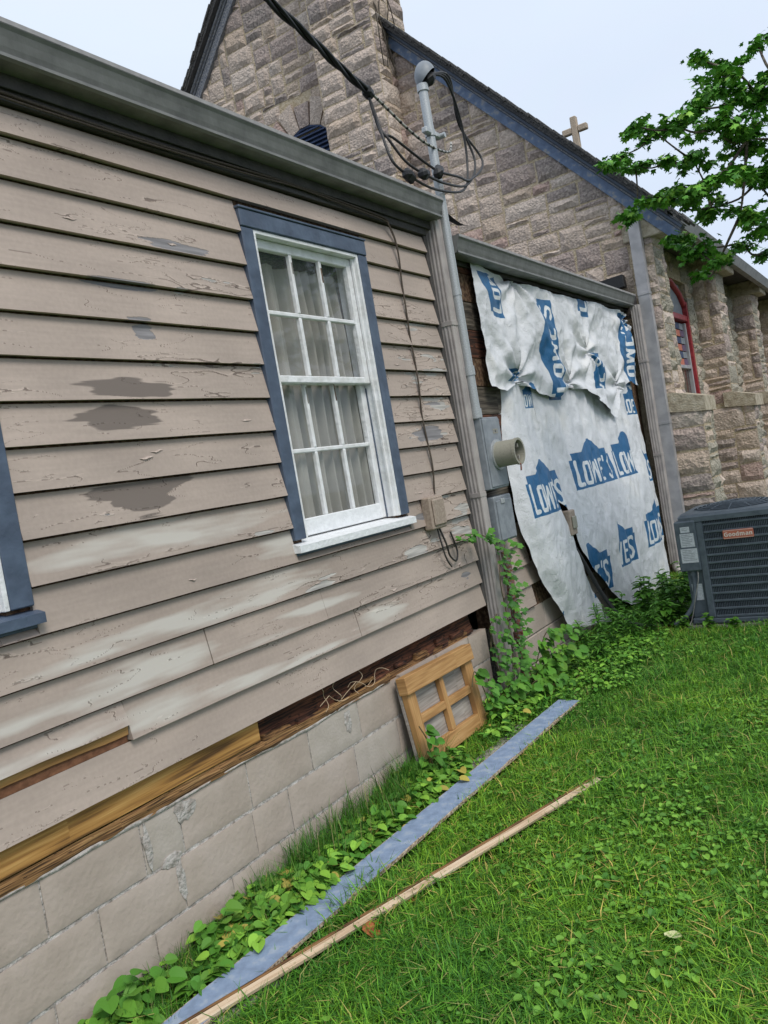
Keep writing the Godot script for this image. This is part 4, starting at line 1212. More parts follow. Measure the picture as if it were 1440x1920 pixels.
func side_wall(c: Node) -> void:
	var xw := 0.05
	var zs := [-9.90, -10.95, -12.35, -14.15, -15.55, -17.35, -18.75, -23.0]
	var b := MB.new()
	for k in [0, 2, 4, 6]: b.box(Vector3(xw - 0.45, -0.6, zs[k]), Vector3(xw, 3.62, zs[k + 1]))
	for k in [1, 3, 5]:
		b.box(Vector3(xw - 0.449, -0.6, zs[k]), Vector3(xw - 0.001, 1.45, zs[k + 1]))
		b.box(Vector3(xw - 0.449, 3.25, zs[k]), Vector3(xw - 0.001, 3.62, zs[k + 1]))
	var wall := part(b, "side_wall", M.mortar, c)
	var holes := [[-10.95, -12.35], [-14.15, -15.55]]
	var keep := func(r: Rect2) -> Variant:
		var z0 := -9.95 - r.position.x; var z1 := z0 - r.size.x
		var y0 := r.position.y - 0.45
		for hq in holes:
			if y0 + r.size.y > 1.40 and y0 < 3.27 and z0 > hq[1] and z1 < hq[0]:
				if z0 > hq[0] + 0.06: r.size.x = z0 - hq[0]
				elif z1 < hq[1] - 0.06:
					var cut: float = z0 - hq[1]
					r.position.x += cut; r.size.x -= cut
				else: return false
		return r
	var pale := func() -> Material: return M.lichen_stone if rng.randf() < 0.7 else pick_stone()
	ashlar(wall, Vector3(xw, -0.45, -9.95), Vector3.FORWARD, Vector3.UP, 6.4, 4.05, keep, 0.04, pale)
	for hq in holes:
		var z0: float = hq[0]; var z1: float = hq[1]
		var w := Node3D.new(); w.name = "church_window"; c.add_child(w, true)
		w.position = Vector3(xw, 1.45, (z0 + z1) * 0.5) - base(c)
		var add := func(lo: Vector3, hi: Vector3, called: String, m: Material) -> void:
			var q := MB.new(); q.bbox(lo, hi, 0.006); part(q, called, m, w)
		# the red frame lines the deep reveal and carries a pointed head
		add.call(Vector3(xw - 0.13, 1.45, z0), Vector3(xw - 0.005, 3.0, z0 - 0.05), "frame", M.red_paint)
		add.call(Vector3(xw - 0.13, 1.45, z1 + 0.05), Vector3(xw - 0.005, 3.0, z1), "frame", M.red_paint)
		add.call(Vector3(xw - 0.13, 2.72, z0 - 0.05), Vector3(xw - 0.02, 2.80, z1 + 0.05), "transom", M.red_paint)
		for s in [0, 1]:
			var q := MB.new()
			var za := z0 - 0.02 if s == 0 else z1 + 0.02
			var zm := (z0 + z1) * 0.5
			q.tube([Vector3(xw - 0.06, 2.95, za), Vector3(xw - 0.06, 3.12, lerpf(za, zm, 0.35)), Vector3(xw - 0.06, 3.25, zm)], 0.05, 6); part(q, "arched_head", M.red_paint, w)
		add.call(Vector3(xw - 0.10, 1.5, z0 - 0.07), Vector3(xw - 0.045, 2.70, z0 - 0.12), "sash", M.grey_downspout)
		add.call(Vector3(xw - 0.10, 1.5, z1 + 0.12), Vector3(xw - 0.045, 2.70, z1 + 0.07), "sash", M.grey_downspout)
		add.call(Vector3(xw - 0.10, 2.05, z0 - 0.12), Vector3(xw - 0.045, 2.10, z1 + 0.12), "sash", M.grey_downspout)
		var g := MB.new(); g.quad(Vector3(xw - 0.085, 1.5, z0 - 0.1), Vector3(xw - 0.085, 1.5, z1 + 0.1), Vector3(xw - 0.085, 2.05, z1 + 0.1), Vector3(xw - 0.085, 2.05, z0 - 0.1)); part(g, "pane", M.glass, w)
		for k in 5:
			for r in 6:
				g = MB.new()
				var za := lerpf(z0 - 0.12, z1 + 0.12, k / 5.0); var zc := lerpf(z0 - 0.12, z1 + 0.12, (k + 1) / 5.0)
				var ya := lerpf(2.10, 2.70, r / 6.0); var yb := lerpf(2.10, 2.70, (r + 1) / 6.0)
				g.bbox(Vector3(xw - 0.088, ya + 0.006, za - 0.006), Vector3(xw - 0.080, yb - 0.006, zc + 0.006), 0.002)
				part(g, "stained_pane", [M.louver_blue, M.red_paint, M.tinted_purple, M.badge_orange, M.tinted_green, M.meter_grey][(k * 5 + r * 3) % 6], w)
		add.call(Vector3(xw - 0.085, 2.80, z0 - 0.05), Vector3(xw - 0.07, 3.25, z1 + 0.05), "head_panel", M.meter_grey)
	# corner pier in the gable plane and the buttresses along the side
	buttress(c, ZG - 0.003, 0.24, 0.37, 0.62, 3.50, 0.50)
	buttress(c, -12.75, xw, 0.39, 0.64, 3.45)
	buttress(c, -15.95, xw, 0.39, 0.64, 3.45)
	buttress(c, -19.1, xw, 0.39, 0.64, 3.45)
	for z in [ZG + 0.04, -12.70, -15.90, -19.05]:
		b = MB.new()
		b.bbox(Vector3(0.08 if z > -10.0 else 0.02, 3.36, z - 0.66), Vector3(0.56, 3.60, z), 0.012)
		part(b, "kneeler_stone", M.dressed_stone, c)
	# eaves gutter of the side wall and the long downspout at the corner
	b = MB.new()
	b.sweep([Vector2(0.56, 3.44), Vector2(0.64, 3.44), Vector2(0.69, 3.56), Vector2(0.68, 3.56), Vector2(0.63, 3.46), Vector2(0.57, 3.46), Vector2(0.56, 3.56)], Vector3(0, 0, -22.8), Vector3(0, 0, -9.62), Vector3.RIGHT, Vector3.UP)
	part(b, "eaves_gutter", M.gutter, c)
	b = MB.new(); b.box(Vector3(0.05, 3.60, -22.8), Vector3(0.565, 3.64, -9.9)); part(b, "eaves_soffit", M.shaded_trim, c)
	downspout(c, Vector3(0.175, -0.33, -9.37), Vector3(0.295, 3.62, -9.27), M.grey_downspout, false)
func cyl(b: MB, a: Vector3, c: Vector3, r: float, seg := 16) -> void:
	b.tube([a, c], r, seg)

func smooth_path(p: Array, n := 6) -> Array:      # Catmull-Rom through the points
	var o := []
	for i in p.size() - 1:
		var a: Vector3 = p[maxi(i - 1, 0)]; var b: Vector3 = p[i]; var c: Vector3 = p[i + 1]; var d: Vector3 = p[mini(i + 2, p.size() - 1)]
		for k in n:
			o.append(b.cubic_interpolate(c, a, d, float(k) / n))
	o.append(p[-1])
	return o

func wire(b: MB, p: Array, r: float, seg := 7) -> void:
	b.tube(smooth_path(p), r, seg)

func objects() -> void:
	electric()
	condenser()
	crawl_door()
	boards()
	# rusty pipe beside the downspout
	var b := MB.new()
	b.tube([Vector3(0.075, -0.4, -5.13), Vector3(0.075, 0.1, -5.13), Vector3(0.07, 0.62, -5.135)], 0.030, 12)
	var rp := thing("drain_pipe", "rust-stained grey pipe rising beside the vine-covered downspout", "pipe", Vector3(0.075, -0.35, -5.13))
	part(b, "pipe", M.rust_pipe, rp)
	b = MB.new(); b.tube([Vector3(0.075, 0.0, -5.13), Vector3(0.075, 0.06, -5.13)], 0.039, 12); part(b, "coupling", M.rust_pipe, rp)
	b = MB.new(); b.tube([Vector3(0.075, 0.30, -5.13), Vector3(0.075, 0.34, -5.13)], 0.037, 12); part(b, "coupling", M.rust_pipe, rp)
	# beige outlet box in the slit of the wrap, black line set
	var t := thing("outlet_box", "beige outlet box showing through the slit in the house wrap", "outlet", Vector3(0.12, 0.62, -6.27))
	b = MB.new(); b.bbox(Vector3(0.02, 0.56, -6.20), Vector3(0.17, 0.76, -6.32), 0.008); part(b, "box", M.phone_box, t)
	b = MB.new(); b.bbox(Vector3(0.171, 0.61, -6.215), Vector3(0.185, 0.71, -6.30), 0.006); part(b, "cover", M.meter_beige, t)
	b = MB.new()
	wire(b, [Vector3(0.10, 0.50, -6.32), Vector3(0.17, 0.25, -6.40), Vector3(0.24, 0.02, -6.46), Vector3(0.34, -0.18, -6.52), Vector3(0.50, -0.28, -6.60), Vector3(0.72, -0.29, -6.72), Vector3(0.88, -0.27, -6.85)], 0.017, 9)
	single(b, "refrigerant_line", M.black, "black insulated hose curving from the wrapped wall towards the condenser", "hose", Vector3(0.4, -0.28, -6.6))
	# leaves lying on the grass
	for q in [[0.66, -2.27, 0.075, "larger curled brown leaf on the grass below the pale lath"], [0.69, -2.50, 0.05, "smaller brown leaf tucked against the pale lath"], [0.64, -2.33, 0.05, "brown leaf beside the larger curled one on the grass"]]:
		b = MB.new()
		var y := gy(q[0], q[1]) + 0.045
		var s: float = q[2]
		b.grid(8, 6, func(u: float, tt: float) -> Vector3:
			var w := sin(PI * clampf(u, 0.03, 0.97)) * (0.75 + 0.25 * sin(u * 19.0))
			return Vector3(q[0] + (u - 0.5) * s * 1.6, y + 0.35 * s * absf(tt - 0.5) * w + 0.012 * sin(u * 7.0), q[1] + (tt - 0.5) * s * w + (u - 0.5) * s * 0.5))
		single(b, "dry_leaf", M.dry_leaf, q[3], "leaf", Vector3(q[0], y - 0.02, q[1]), "dry leaves on the lawn")
	b = MB.new()
	var py := gy(1.67, -2.52) + 0.05
	b.grid(6, 4, func(u: float, tt: float) -> Vector3:
		return Vector3(1.67 + (u - 0.5) * 0.055 + 0.01 * tt, py + 0.02 * absf(tt - 0.4) + 0.006 * u, -2.52 + (tt - 0.5) * 0.035 * (0.4 + sin(PI * u))))
	single(b, "pale_leaf", M.faded_leaf, "single pale yellow leaf lying alone on the lawn", "leaf", Vector3(1.67, py, -2.52), "dry leaves on the lawn")

func electric() -> void:
	var X := 0.108; var Z := -4.968
	var t := thing("service_mast", "galvanized electric mast with a weatherhead rising past the house gutter", "conduit", Vector3(X, 1.54, Z))
	var b := MB.new(); cyl(b, Vector3(X, 1.54, Z), Vector3(X, 3.74, Z), 0.030, 18); part(b, "pipe", M.galvanized, t)
	for y in [1.545, 1.83]:
		b = MB.new(); cyl(b, Vector3(X, y, Z), Vector3(X, y + 0.06, Z), 0.036, 16); part(b, "coupling", M.galvanized, t)
	b = MB.new(); cyl(b, Vector3(X, 2.36, Z), Vector3(X, 2.40, Z), 0.0335, 16); b.tube([Vector3(X, 2.38, Z - 0.03), Vector3(X - 0.03, 2.375, Z - 0.085), Vector3(0.0, 2.37, Z - 0.10)], 0.008, 6); part(b, "strap", M.galvanized, t)
	b = MB.new(); cyl(b, Vector3(X, 3.405, Z), Vector3(X, 3.445, Z), 0.036, 16)
	b.bbox(Vector3(X - 0.012, 3.405, Z + 0.03), Vector3(X + 0.03, 3.445, Z + 0.10), 0.008)
	b.bbox(Vector3(X - 0.012, 3.405, Z - 0.10), Vector3(X + 0.03, 3.445, Z - 0.03), 0.008)
	cyl(b, Vector3(X + 0.01, 3.425, Z - 0.095), Vector3(X + 0.06, 3.425, Z - 0.095), 0.018, 10)
	part(b, "wire_clamp", M.galvanized, t)
	b = MB.new(); cyl(b, Vector3(X, 3.70, Z), Vector3(X, 3.745, Z), 0.038, 16); part(b, "head_collar", M.galvanized, t)
	# weatherhead: half a shell leaning towards the camera side, open below on the far side
	var pole := Vector3(-0.46, 0.80, 0.30).normalized()
	var e1 := pole.cross(Vector3.RIGHT).normalized(); var e2 := pole.cross(e1)
	var hood := Vector3(X + 0.02, 3.80, Z - 0.03)
	for layer in 2:
		b = MB.new()
		b.grid(24, 10, func(u: float, v: float) -> Vector3:
			var th := v * PI * (0.56 if layer == 0 else 0.54)
			var d := pole * cos(th) + (e1 * cos(u * TAU) + e2 * sin(u * TAU)) * sin(th)
			var k := 1.0 if layer == 0 else 0.94
			return hood + Vector3(d.x * 0.072, d.y * 0.098, d.z * 0.075) * k)
		part(b, "weatherhead" if layer == 0 else "hood_lining", M.meter_grey if layer == 0 else M.black, t)
	b = MB.new(); b.rbox(Vector3(X + 0.03, 3.785, Z - 0.04), Vector3(0.10, 0.085, 0.10), 0.03, Basis(Vector3.RIGHT, 0.7)); part(b, "wire_plug", M.black, t)

	t = thing("meter_box", "grey electric meter box with an empty round socket collar", "meter box", Vector3(0.06, 1.06, -5.11))
	b = MB.new(); b.bbox(Vector3(0.008, 1.06, -4.952), Vector3(0.135, 1.545, -5.235), 0.006); part(b, "box", M.meter_grey, t)
	b = MB.new(); b.bbox(Vector3(0.135, 1.075, -4.965), Vector3(0.143, 1.53, -5.225), 0.003); part(b, "cover", M.meter_grey, t)
	b = MB.new()
	var cy := 1.285; var cz := -5.115
	b.tube([Vector3(0.142, cy, cz), Vector3(0.155, cy, cz)], 0.104, 28); part(b, "mounting_ring", M.galvanized, t)
	b = MB.new()      # hollow collar
	for i in 28:
		var a := TAU * i / 28.0; var c := TAU * (i + 1) / 28.0
		var P := func(x: float, r: float, q: float) -> Vector3: return Vector3(x, cy + sin(q) * r, cz - cos(q) * r)
		var N := func(q: float) -> Vector3: return Vector3(0, sin(q), -cos(q))
		b.squad(P.call(0.13, 0.088, c), P.call(0.30, 0.085, c), P.call(0.30, 0.085, a), P.call(0.13, 0.088, a), N.call(c), N.call(c), N.call(a), N.call(a))
		b.quad(P.call(0.30, 0.085, a), P.call(0.305, 0.091, a), P.call(0.305, 0.091, c), P.call(0.30, 0.085, c))
		b.quad(P.call(0.285, 0.091, a), P.call(0.305, 0.091, a), P.call(0.305, 0.091, c), P.call(0.285, 0.091, c))
		b.quad(P.call(0.305, 0.091, a), P.call(0.305, 0.076, a), P.call(0.305, 0.076, c), P.call(0.305, 0.091, c))
		b.quad(P.call(0.305, 0.076, a), P.call(0.20, 0.076, a), P.call(0.20, 0.076, c), P.call(0.305, 0.076, c))
	part(b, "socket_collar", M.meter_beige, t)
	b = MB.new(); b.tube([Vector3(0.20, cy, cz), Vector3(0.215, cy, cz)], 0.076, 24); part(b, "socket_base", M.black, t)
	for s in [-1, 1]:
		for r in [-1, 1]:
			b = MB.new(); b.bbox(Vector3(0.215, cy + s * 0.04 - 0.014, cz + r * 0.032 - 0.006), Vector3(0.285, cy + s * 0.04 + 0.014, cz + r * 0.032 + 0.006), 0.002); part(b, "jaw", M.bare_wire, t)
	b = MB.new(); b.tube([Vector3(0.28, cy - 0.05, cz + 0.03), Vector3(0.308, cy - 0.09, cz + 0.02), Vector3(0.303, cy - 0.13, cz + 0.02)], 0.006, 6); part(b, "loose_tab", M.rust_pipe, t)
	b = MB.new(); b.bbox(Vector3(0.1432, 1.43, -5.10), Vector3(0.1445, 1.462, -5.175), 0.0004)
	var pl := part(b, "number_plate", M.meter_beige, t)
	for k in 3:
		b = MB.new(); b.bbox(Vector3(0.1446, 1.437, -5.108 - k * 0.022), Vector3(0.1452, 1.455, -5.12 - k * 0.022), 0.0002); part(b, "digit", M.black if k == 1 else M.print_grey, pl)

	t = thing("junction_box", "plain grey electric box mounted under the meter box", "electric box", Vector3(0.06, 0.70, -5.12))
	b = MB.new(); b.bbox(Vector3(0.008, 0.70, -4.985), Vector3(0.125, 1.01, -5.255), 0.008); part(b, "box", M.meter_grey, t)
	b = MB.new(); b.bbox(Vector3(0.125, 0.712, -5.0), Vector3(0.133, 0.98, -5.24), 0.004); part(b, "cover", M.meter_grey, t)
	b = MB.new(); b.bbox(Vector3(0.133, 0.955, -5.06), Vector3(0.140, 0.99, -5.12), 0.003); part(b, "latch", M.galvanized, t)

	t = thing("telephone_box", "small taupe-painted utility box on the clapboards right of the window", "utility box", Vector3(0.06, 0.9, -4.30))
	b = MB.new(); b.bbox(Vector3(0.02, 0.905, -4.20), Vector3(0.085, 1.10, -4.37), 0.008); part(b, "box", M.phone_box, t)
	b = MB.new(); b.bbox(Vector3(0.085, 0.925, -4.215), Vector3(0.098, 1.085, -4.355), 0.008); part(b, "cover", M.phone_box, t)
	b = MB.new()
	wire(b, [Vector3(0.045, 0.91, -4.33), Vector3(0.06, 0.80, -4.36), Vector3(0.05, 0.72, -4.40), Vector3(0.06, 0.68, -4.45), Vector3(0.05, 0.74, -4.50), Vector3(0.04, 0.86, -4.47)], 0.006, 6)
	wire(b, [Vector3(0.05, 0.91, -4.30), Vector3(0.06, 0.78, -4.31), Vector3(0.06, 0.70, -4.34), Vector3(0.05, 0.65, -4.40)], 0.005, 6)
	part(b, "loose_wires", M.wire, t)

	# old telephone cable along the frieze and down the boards
	b = MB.new()
	var p := []
	for k in 13: p.append(Vector3(0.046, 2.785 - 0.012 * sin(k * 1.1), lerpf(0.6, -4.28, k / 12.0)))
	p.append_array([Vector3(0.05, 2.74, -4.33), Vector3(0.048, 2.66, -4.38), Vector3(0.045, 2.55, -4.395)])
	for k in 9: p.append(Vector3(0.036 + 0.006 * sin(k * 2.0), lerpf(2.4, 1.12, k / 8.0), -4.395 + 0.010 * sin(k * 1.7) + 0.02 * k / 8.0))
	wire(b, p, 0.006, 6)
	var q := []
	for k in p.size(): q.append(p[k] + Vector3(0.004, -0.014, 0.008) * (1.0 + 0.4 * sin(k * 2.3)))
	wire(b, q, 0.0045, 6)
	single(b, "telephone_cable", M.old_cable, "old thin cable stapled under the eave and down the clapboards", "cable", Vector3(0.04, 1.1, -4.38))
	# twisted service drop from the street to the mast
	t = thing("service_drop", "thick black twisted power cable crossing in front of the stone gable", "power cable", Vector3(0.02, 3.57, -4.40))
	var A := Vector3(0.02, 3.56, -4.40); var E := Vector3(1.6, 5.4, 7.0)
	for s in 3:
		b = MB.new()
		var c := []
		for k in 171:
			var u := k / 170.0
			var ctr := A.lerp(E, u) + Vector3(0, -1.15 * u * (1.0 - u) * 2.0 * 0.55, 0)
			var a := u * 95.0 + TAU * s / 3.0
			c.append(ctr + Vector3(cos(a) * 0.014, sin(a) * 0.014, 0))
		b.tube(c, 0.0125 if s < 2 else 0.009, 7); part(b, "strand", M.black, t)
	b = MB.new(); b.rbox(A, Vector3(0.06, 0.06, 0.09), 0.015, Basis(Vector3.UP, 0.3)); part(b, "tape_wrap", M.black, t)
	# bare neutral to the clamp, striped with black tape
	t = thing("neutral_wire", "striped black and white neutral wire sagging past the mast", "wire", Vector3(0.1, 3.30, -4.9))
	var np := smooth_path([A + Vector3(0.01, 0.0, -0.02), Vector3(0.05, 3.50, -4.53), Vector3(0.09, 3.40, -4.68), Vector3(0.12, 3.335, -4.84), Vector3(0.13, 3.325, -5.02), Vector3(0.10, 3.38, -5.24), Vector3(0.08, 3.47, -5.33)], 10)
	b = MB.new(); b.tube(np, 0.0085, 7); part(b, "wire", M.bare_wire, t)
	for k in range(2, np.size() - 2, 3):
		b = MB.new(); b.tube([np[k], np[k].lerp(np[k + 1], 0.8)], 0.0095, 7); part(b, "tape_band", M.black, t)
	# three conductors: from the drop down to the taps, and from the taps up to the weatherhead
	var taps := [Vector3(0.15, 3.035, -4.50), Vector3(0.17, 3.075, -4.66), Vector3(0.17, 3.135, -4.87)]
	var hd := Vector3(X + 0.03, 3.83, Z - 0.09)
	var says := ["innermost black wire loop hanging between cable end and weatherhead", "middle black wire loop hanging between cable end and weatherhead", "widest black wire loop hanging between cable end and weatherhead"]
	for k in 3:
		t = thing("wire_loop", says[k], "wire", taps[k], "wire loops at the weatherhead")
		b = MB.new()
		var dy: float = taps[k].y
		wire(b, [A + Vector3(0.0, -0.02, 0.0), A + Vector3(0.02, -0.16 - 0.04 * k, -0.02 - 0.01 * k), Vector3(0.08, dy + 0.24 - 0.04 * k, -4.38 - 0.06 * k), Vector3(0.12, dy + 0.07, taps[k].z + 0.12), taps[k]], 0.0085)
		part(b, "wire", M.wire, t)
		b = MB.new()
		var fx := [0.10, 0.06, 0.02][k] as float
		wire(b, [taps[k], Vector3(0.17, dy - 0.03 + 0.03 * k, taps[k].z - 0.28), Vector3(0.13, 3.12 + 0.05 * k, -5.30 - 0.07 * k), Vector3(0.10, 3.36 + 0.04 * k, -5.50 - 0.14 * k), Vector3(fx + 0.02, 3.64 + 0.02 * k, -5.46 - 0.07 * k), Vector3(X + 0.05, 3.84 + 0.02 * k, -5.24 - 0.03 * k), hd], 0.0085)
		part(b, "wire", M.wire, t)
		b = MB.new(); b.rbox(taps[k], Vector3(0.065, 0.07, 0.14), 0.024, Basis(Vector3.RIGHT, 0.3 * k) * Basis(Vector3.UP, 0.3)); part(b, "tap_connector", M.black, t)

func condenser() -> void:
	var x0 := 0.86; var x1 := 1.62; var z1 := -6.65; var z0 := -7.41; var y0 := -0.30; var y1 := 0.56
	var t := thing("air_conditioner", "dark grey outdoor air conditioner condenser beside the stone church", "air conditioner", Vector3((x0 + x1) * 0.5, y0 - 0.02, (z0 + z1) * 0.5))
	var b := MB.new(); b.bbox(Vector3(x0 - 0.06, y0 - 0.10, z0 - 0.06), Vector3(x1 + 0.06, y0 - 0.005, z1 + 0.06), 0.01); part(b, "pad", M.concrete, t)
	b = MB.new(); b.bbox(Vector3(x0, y0, z0), Vector3(x1, y0 + 0.05, z1), 0.012); part(b, "base_pan", M.ac_metal, t)
	b = MB.new()      # coil: four thin walls round a hollow
	b.box(Vector3(x0 + 0.04, y0 + 0.05, z1 - 0.065), Vector3(x1 - 0.04, y1 - 0.05, z1 - 0.04)); b.box(Vector3(x0 + 0.04, y0 + 0.05, z0 + 0.04), Vector3(x1 - 0.04, y1 - 0.05, z0 + 0.065))
	b.box(Vector3(x0 + 0.041, y0 + 0.05, z0 + 0.066), Vector3(x0 + 0.065, y1 - 0.05, z1 - 0.066)); b.box(Vector3(x1 - 0.065, y0 + 0.05, z0 + 0.066), Vector3(x1 - 0.041, y1 - 0.05, z1 - 0.066))
	part(b, "coil", M.ac_coil, t)
	for p in [[x0 + 0.13, z1 - 0.05, 0.055], [x1 - 0.06, z1 - 0.055, 0.06], [x0, z0, 0.06], [x1 - 0.06, z0, 0.06]]:
		b = MB.new(); b.bbox(Vector3(p[0], y0 + 0.05, p[1]), Vector3(p[0] + p[2], y1 - 0.045, p[1] + 0.055), 0.008); part(b, "corner_post", M.ac_metal, t)
	# service side: control box above, plain panel below
	b = MB.new(); b.bbox(Vector3(x0 + 0.01, y0 + 0.05, z1 - 0.30), Vector3(x0 + 0.13, 0.13, z1 - 0.03), 0.008); part(b, "lower_panel", M.ac_metal, t)
	b = MB.new(); b.bbox(Vector3(x0 - 0.025, 0.13, z1 - 0.28), Vector3(x0 + 0.135, y1 - 0.03, z1 + 0.025), 0.010)
	var box := part(b, "control_box", M.ac_metal, t)
	var zf := z1 + 0.0252
	for s in [[0.44, 0.485, 0.02, 0.09], [0.325, 0.432, 0.01, 0.115], [0.20, 0.312, 0.0, 0.125]]:
		b = MB.new(); b.bbox(Vector3(x0 + s[2], s[0], zf), Vector3(x0 + s[3], s[1], zf + 0.001), 0.0004)
		var st := part(b, "sticker", M.sticker, box)
		b = MB.new()
		var y: float = s[1] - 0.014
		while y > s[0] + 0.012:
			b.box(Vector3(x0 + s[2] + 0.012, y, zf + 0.0011), Vector3(x0 + lerpf(s[2], s[3], rng.randf_range(0.6, 0.92)), y + 0.0035, zf + 0.0014)); y -= 0.013
		var pr := part(b, "printed_lines", M.print_grey, box)
		pr.set_meta("kind", "stuff")
	b = MB.new(); b.bbox(Vector3(x0 + 0.03, -0.11, z1 - 0.029), Vector3(x0 + 0.11, 0.02, z1 - 0.028), 0.0004); part(b, "data_sticker", M.sticker, t)
	# louvred guard: upright fins and level bars
	b = MB.new()
	var x := x0 + 0.19
	while x < x1 - 0.065:
		b.rbox(Vector3(x, (y0 + y1) * 0.5, z1 - 0.016), Vector3(0.0045, y1 - y0 - 0.10, 0.014), 0.0, Basis(Vector3.UP, 0.5)); x += 0.0125
	var z := z1 - 0.06
	while z > z0 + 0.06:
		b.box(Vector3(x1 - 0.022, y0 + 0.05, z - 0.0025), Vector3(x1 - 0.008, y1 - 0.05, z + 0.0025))
		b.box(Vector3(x0 + 0.008, y0 + 0.05, z - 0.0025), Vector3(x0 + 0.022, 0.12, z + 0.0025)); z -= 0.0125
	part(b, "fins", M.ac_metal, t).set_meta("kind", "stuff")
	for k in 13:
		b = MB.new(); var y := lerpf(y0 + 0.06, y1 - 0.075, k / 12.0)
		b.bbox(Vector3(x0 + 0.185, y - 0.009, z1 - 0.012), Vector3(x1 - 0.06, y + 0.009, z1 - 0.001), 0.003); part(b, "guard_bar", M.ac_metal, t)
		b = MB.new(); b.bbox(Vector3(x1 - 0.012, y - 0.009, z0 + 0.06), Vector3(x1 - 0.001, y + 0.009, z1 - 0.055), 0.003); part(b, "guard_bar", M.ac_metal, t)
	# top with rounded rim and wire fan guard
	var cx := (x0 + x1) * 0.5; var cz := (z0 + z1) * 0.5
	b = MB.new()
	var sq := func(k: int, y: float, g: float) -> Vector3:      # a point of the rounded square rim at angle k
		var an := TAU * k / 48.0
		var hx := 0.392 + g
		var m := maxf(absf(cos(an)), absf(sin(an)))
		var p := Vector2(cos(an), sin(an)) * (hx / m)
		if p.length() > hx * 1.34: p = p.normalized() * hx * 1.34
		return Vector3(cx + p.x, y, cz + p.y)
	var ci := func(k: int, y: float) -> Vector3: return Vector3(cx + cos(TAU * k / 48.0) * 0.32, y, cz + sin(TAU * k / 48.0) * 0.32)
	for k in 48:
		b.quad(sq.call(k + 1, y1 - 0.045, 0.0), sq.call(k, y1 - 0.045, 0.0), sq.call(k, y1 - 0.008, 0.0), sq.call(k + 1, y1 - 0.008, 0.0))
		b.quad(sq.call(k + 1, y1 - 0.008, 0.0), sq.call(k, y1 - 0.008, 0.0), sq.call(k, y1 + 0.012, -0.02), sq.call(k + 1, y1 + 0.012, -0.02))
		b.quad(sq.call(k + 1, y1 + 0.012, -0.02), sq.call(k, y1 + 0.012, -0.02), ci.call(k, y1 + 0.018), ci.call(k + 1, y1 + 0.018))
		b.quad(ci.call(k + 1, y1 + 0.018), ci.call(k, y1 + 0.018), ci.call(k, y1 - 0.06), ci.call(k + 1, y1 - 0.06))
	part(b, "top_cover", M.ac_metal, t)
	b = MB.new(); b.tube([Vector3(cx, y1 - 0.16, cz), Vector3(cx, y1 - 0.05, cz)], 0.06, 16); part(b, "fan_motor", M.ac_metal, t)
	for k in 3:
		b = MB.new()
		b.grid(6, 6, func(u: float, v: float) -> Vector3:
			var an := TAU * k / 3.0 + u * 1.3
			var rr := lerpf(0.05, 0.30, v)
			return Vector3(cx + cos(an) * rr, y1 - 0.12 + 0.06 * u * v, cz + sin(an) * rr))
		part(b, "fan_blade", M.meter_grey, t)
	b = MB.new()
	for r in 9:
		var ring := []
		for k in 37: ring.append(Vector3(cx + cos(TAU * k / 36.0) * (0.05 + r * 0.034), y1 + 0.052 - 0.0022 * r * r * 0.25, cz + sin(TAU * k / 36.0) * (0.05 + r * 0.034)))
		b.tube(ring, 0.004, 5, false)
	for k in 12:
		var a := TAU * k / 12.0
		b.tube([Vector3(cx + cos(a) * 0.04, y1 + 0.048, cz + sin(a) * 0.04), Vector3(cx + cos(a) * 0.2, y1 + 0.042, cz + sin(a) * 0.2), Vector3(cx + cos(a) * 0.335, y1 + 0.013, cz + sin(a) * 0.335)], 0.004, 5)
	part(b, "fan_guard", M.ac_metal, t)
	# badge
	b = MB.new(); b.bbox(Vector3(1.185, 0.355, z1 - 0.0005), Vector3(1.405, 0.425, z1 + 0.006), 0.005); var bd := part(b, "badge", M.badge_orange, t)
	b = MB.new()
	for e in [[1.19, 0.4185, 1.40, 0.4205], [1.19, 0.3595, 1.40, 0.3615]]: b.box(Vector3(e[0], e[1], z1 + 0.006), Vector3(e[2], e[3], z1 + 0.0068))
	part(b, "badge_border", M.badge_white, bd)
	var tm := TextMesh.new()
	tm.text = "Goodman"
	var sf := SystemFont.new(); sf.font_names = PackedStringArray(["Droid Sans"]); sf.font_weight = 700
	tm.font = sf; tm.font_size = 48; tm.pixel_size = 0.00092; tm.depth = 0.0015
	tm.material = M.badge_white
	var tx := MeshInstance3D.new(); tx.name = "lettering"; tx.mesh = tm
	bd.add_child(tx); tx.position = Vector3(1.295, 0.390, z1 + 0.0072) - base(bd)
	# whip and thermostat wire
	b = MB.new(); b.tube([Vector3(x0 + 0.055, 0.13, z1 - 0.03), Vector3(x0 + 0.055, 0.09, z1 - 0.03)], 0.026, 10); part(b, "conduit_fitting", M.ac_metal, t)
	b = MB.new(); wire(b, [Vector3(x0 + 0.055, 0.10, z1 - 0.03), Vector3(x0 + 0.055, 0.0, z1 - 0.02), Vector3(x0 + 0.035, -0.12, z1 + 0.0), Vector3(x0 - 0.03, -0.22, z1 + 0.02), Vector3(x0 - 0.13, -0.29, z1 + 0.02)], 0.017, 9); part(b, "electric_whip", M.ac_metal, t)
	b = MB.new(); wire(b, [Vector3(x0 + 0.10, 0.13, z1 + 0.0), Vector3(x0 + 0.10, 0.06, z1 + 0.03), Vector3(x0 + 0.06, -0.08, z1 + 0.04), Vector3(x0 + 0.01, -0.25, z1 + 0.05), Vector3(x0 - 0.03, -0.31, z1 + 0.10)], 0.0035, 5); part(b, "control_wire", M.bare_wire, t)

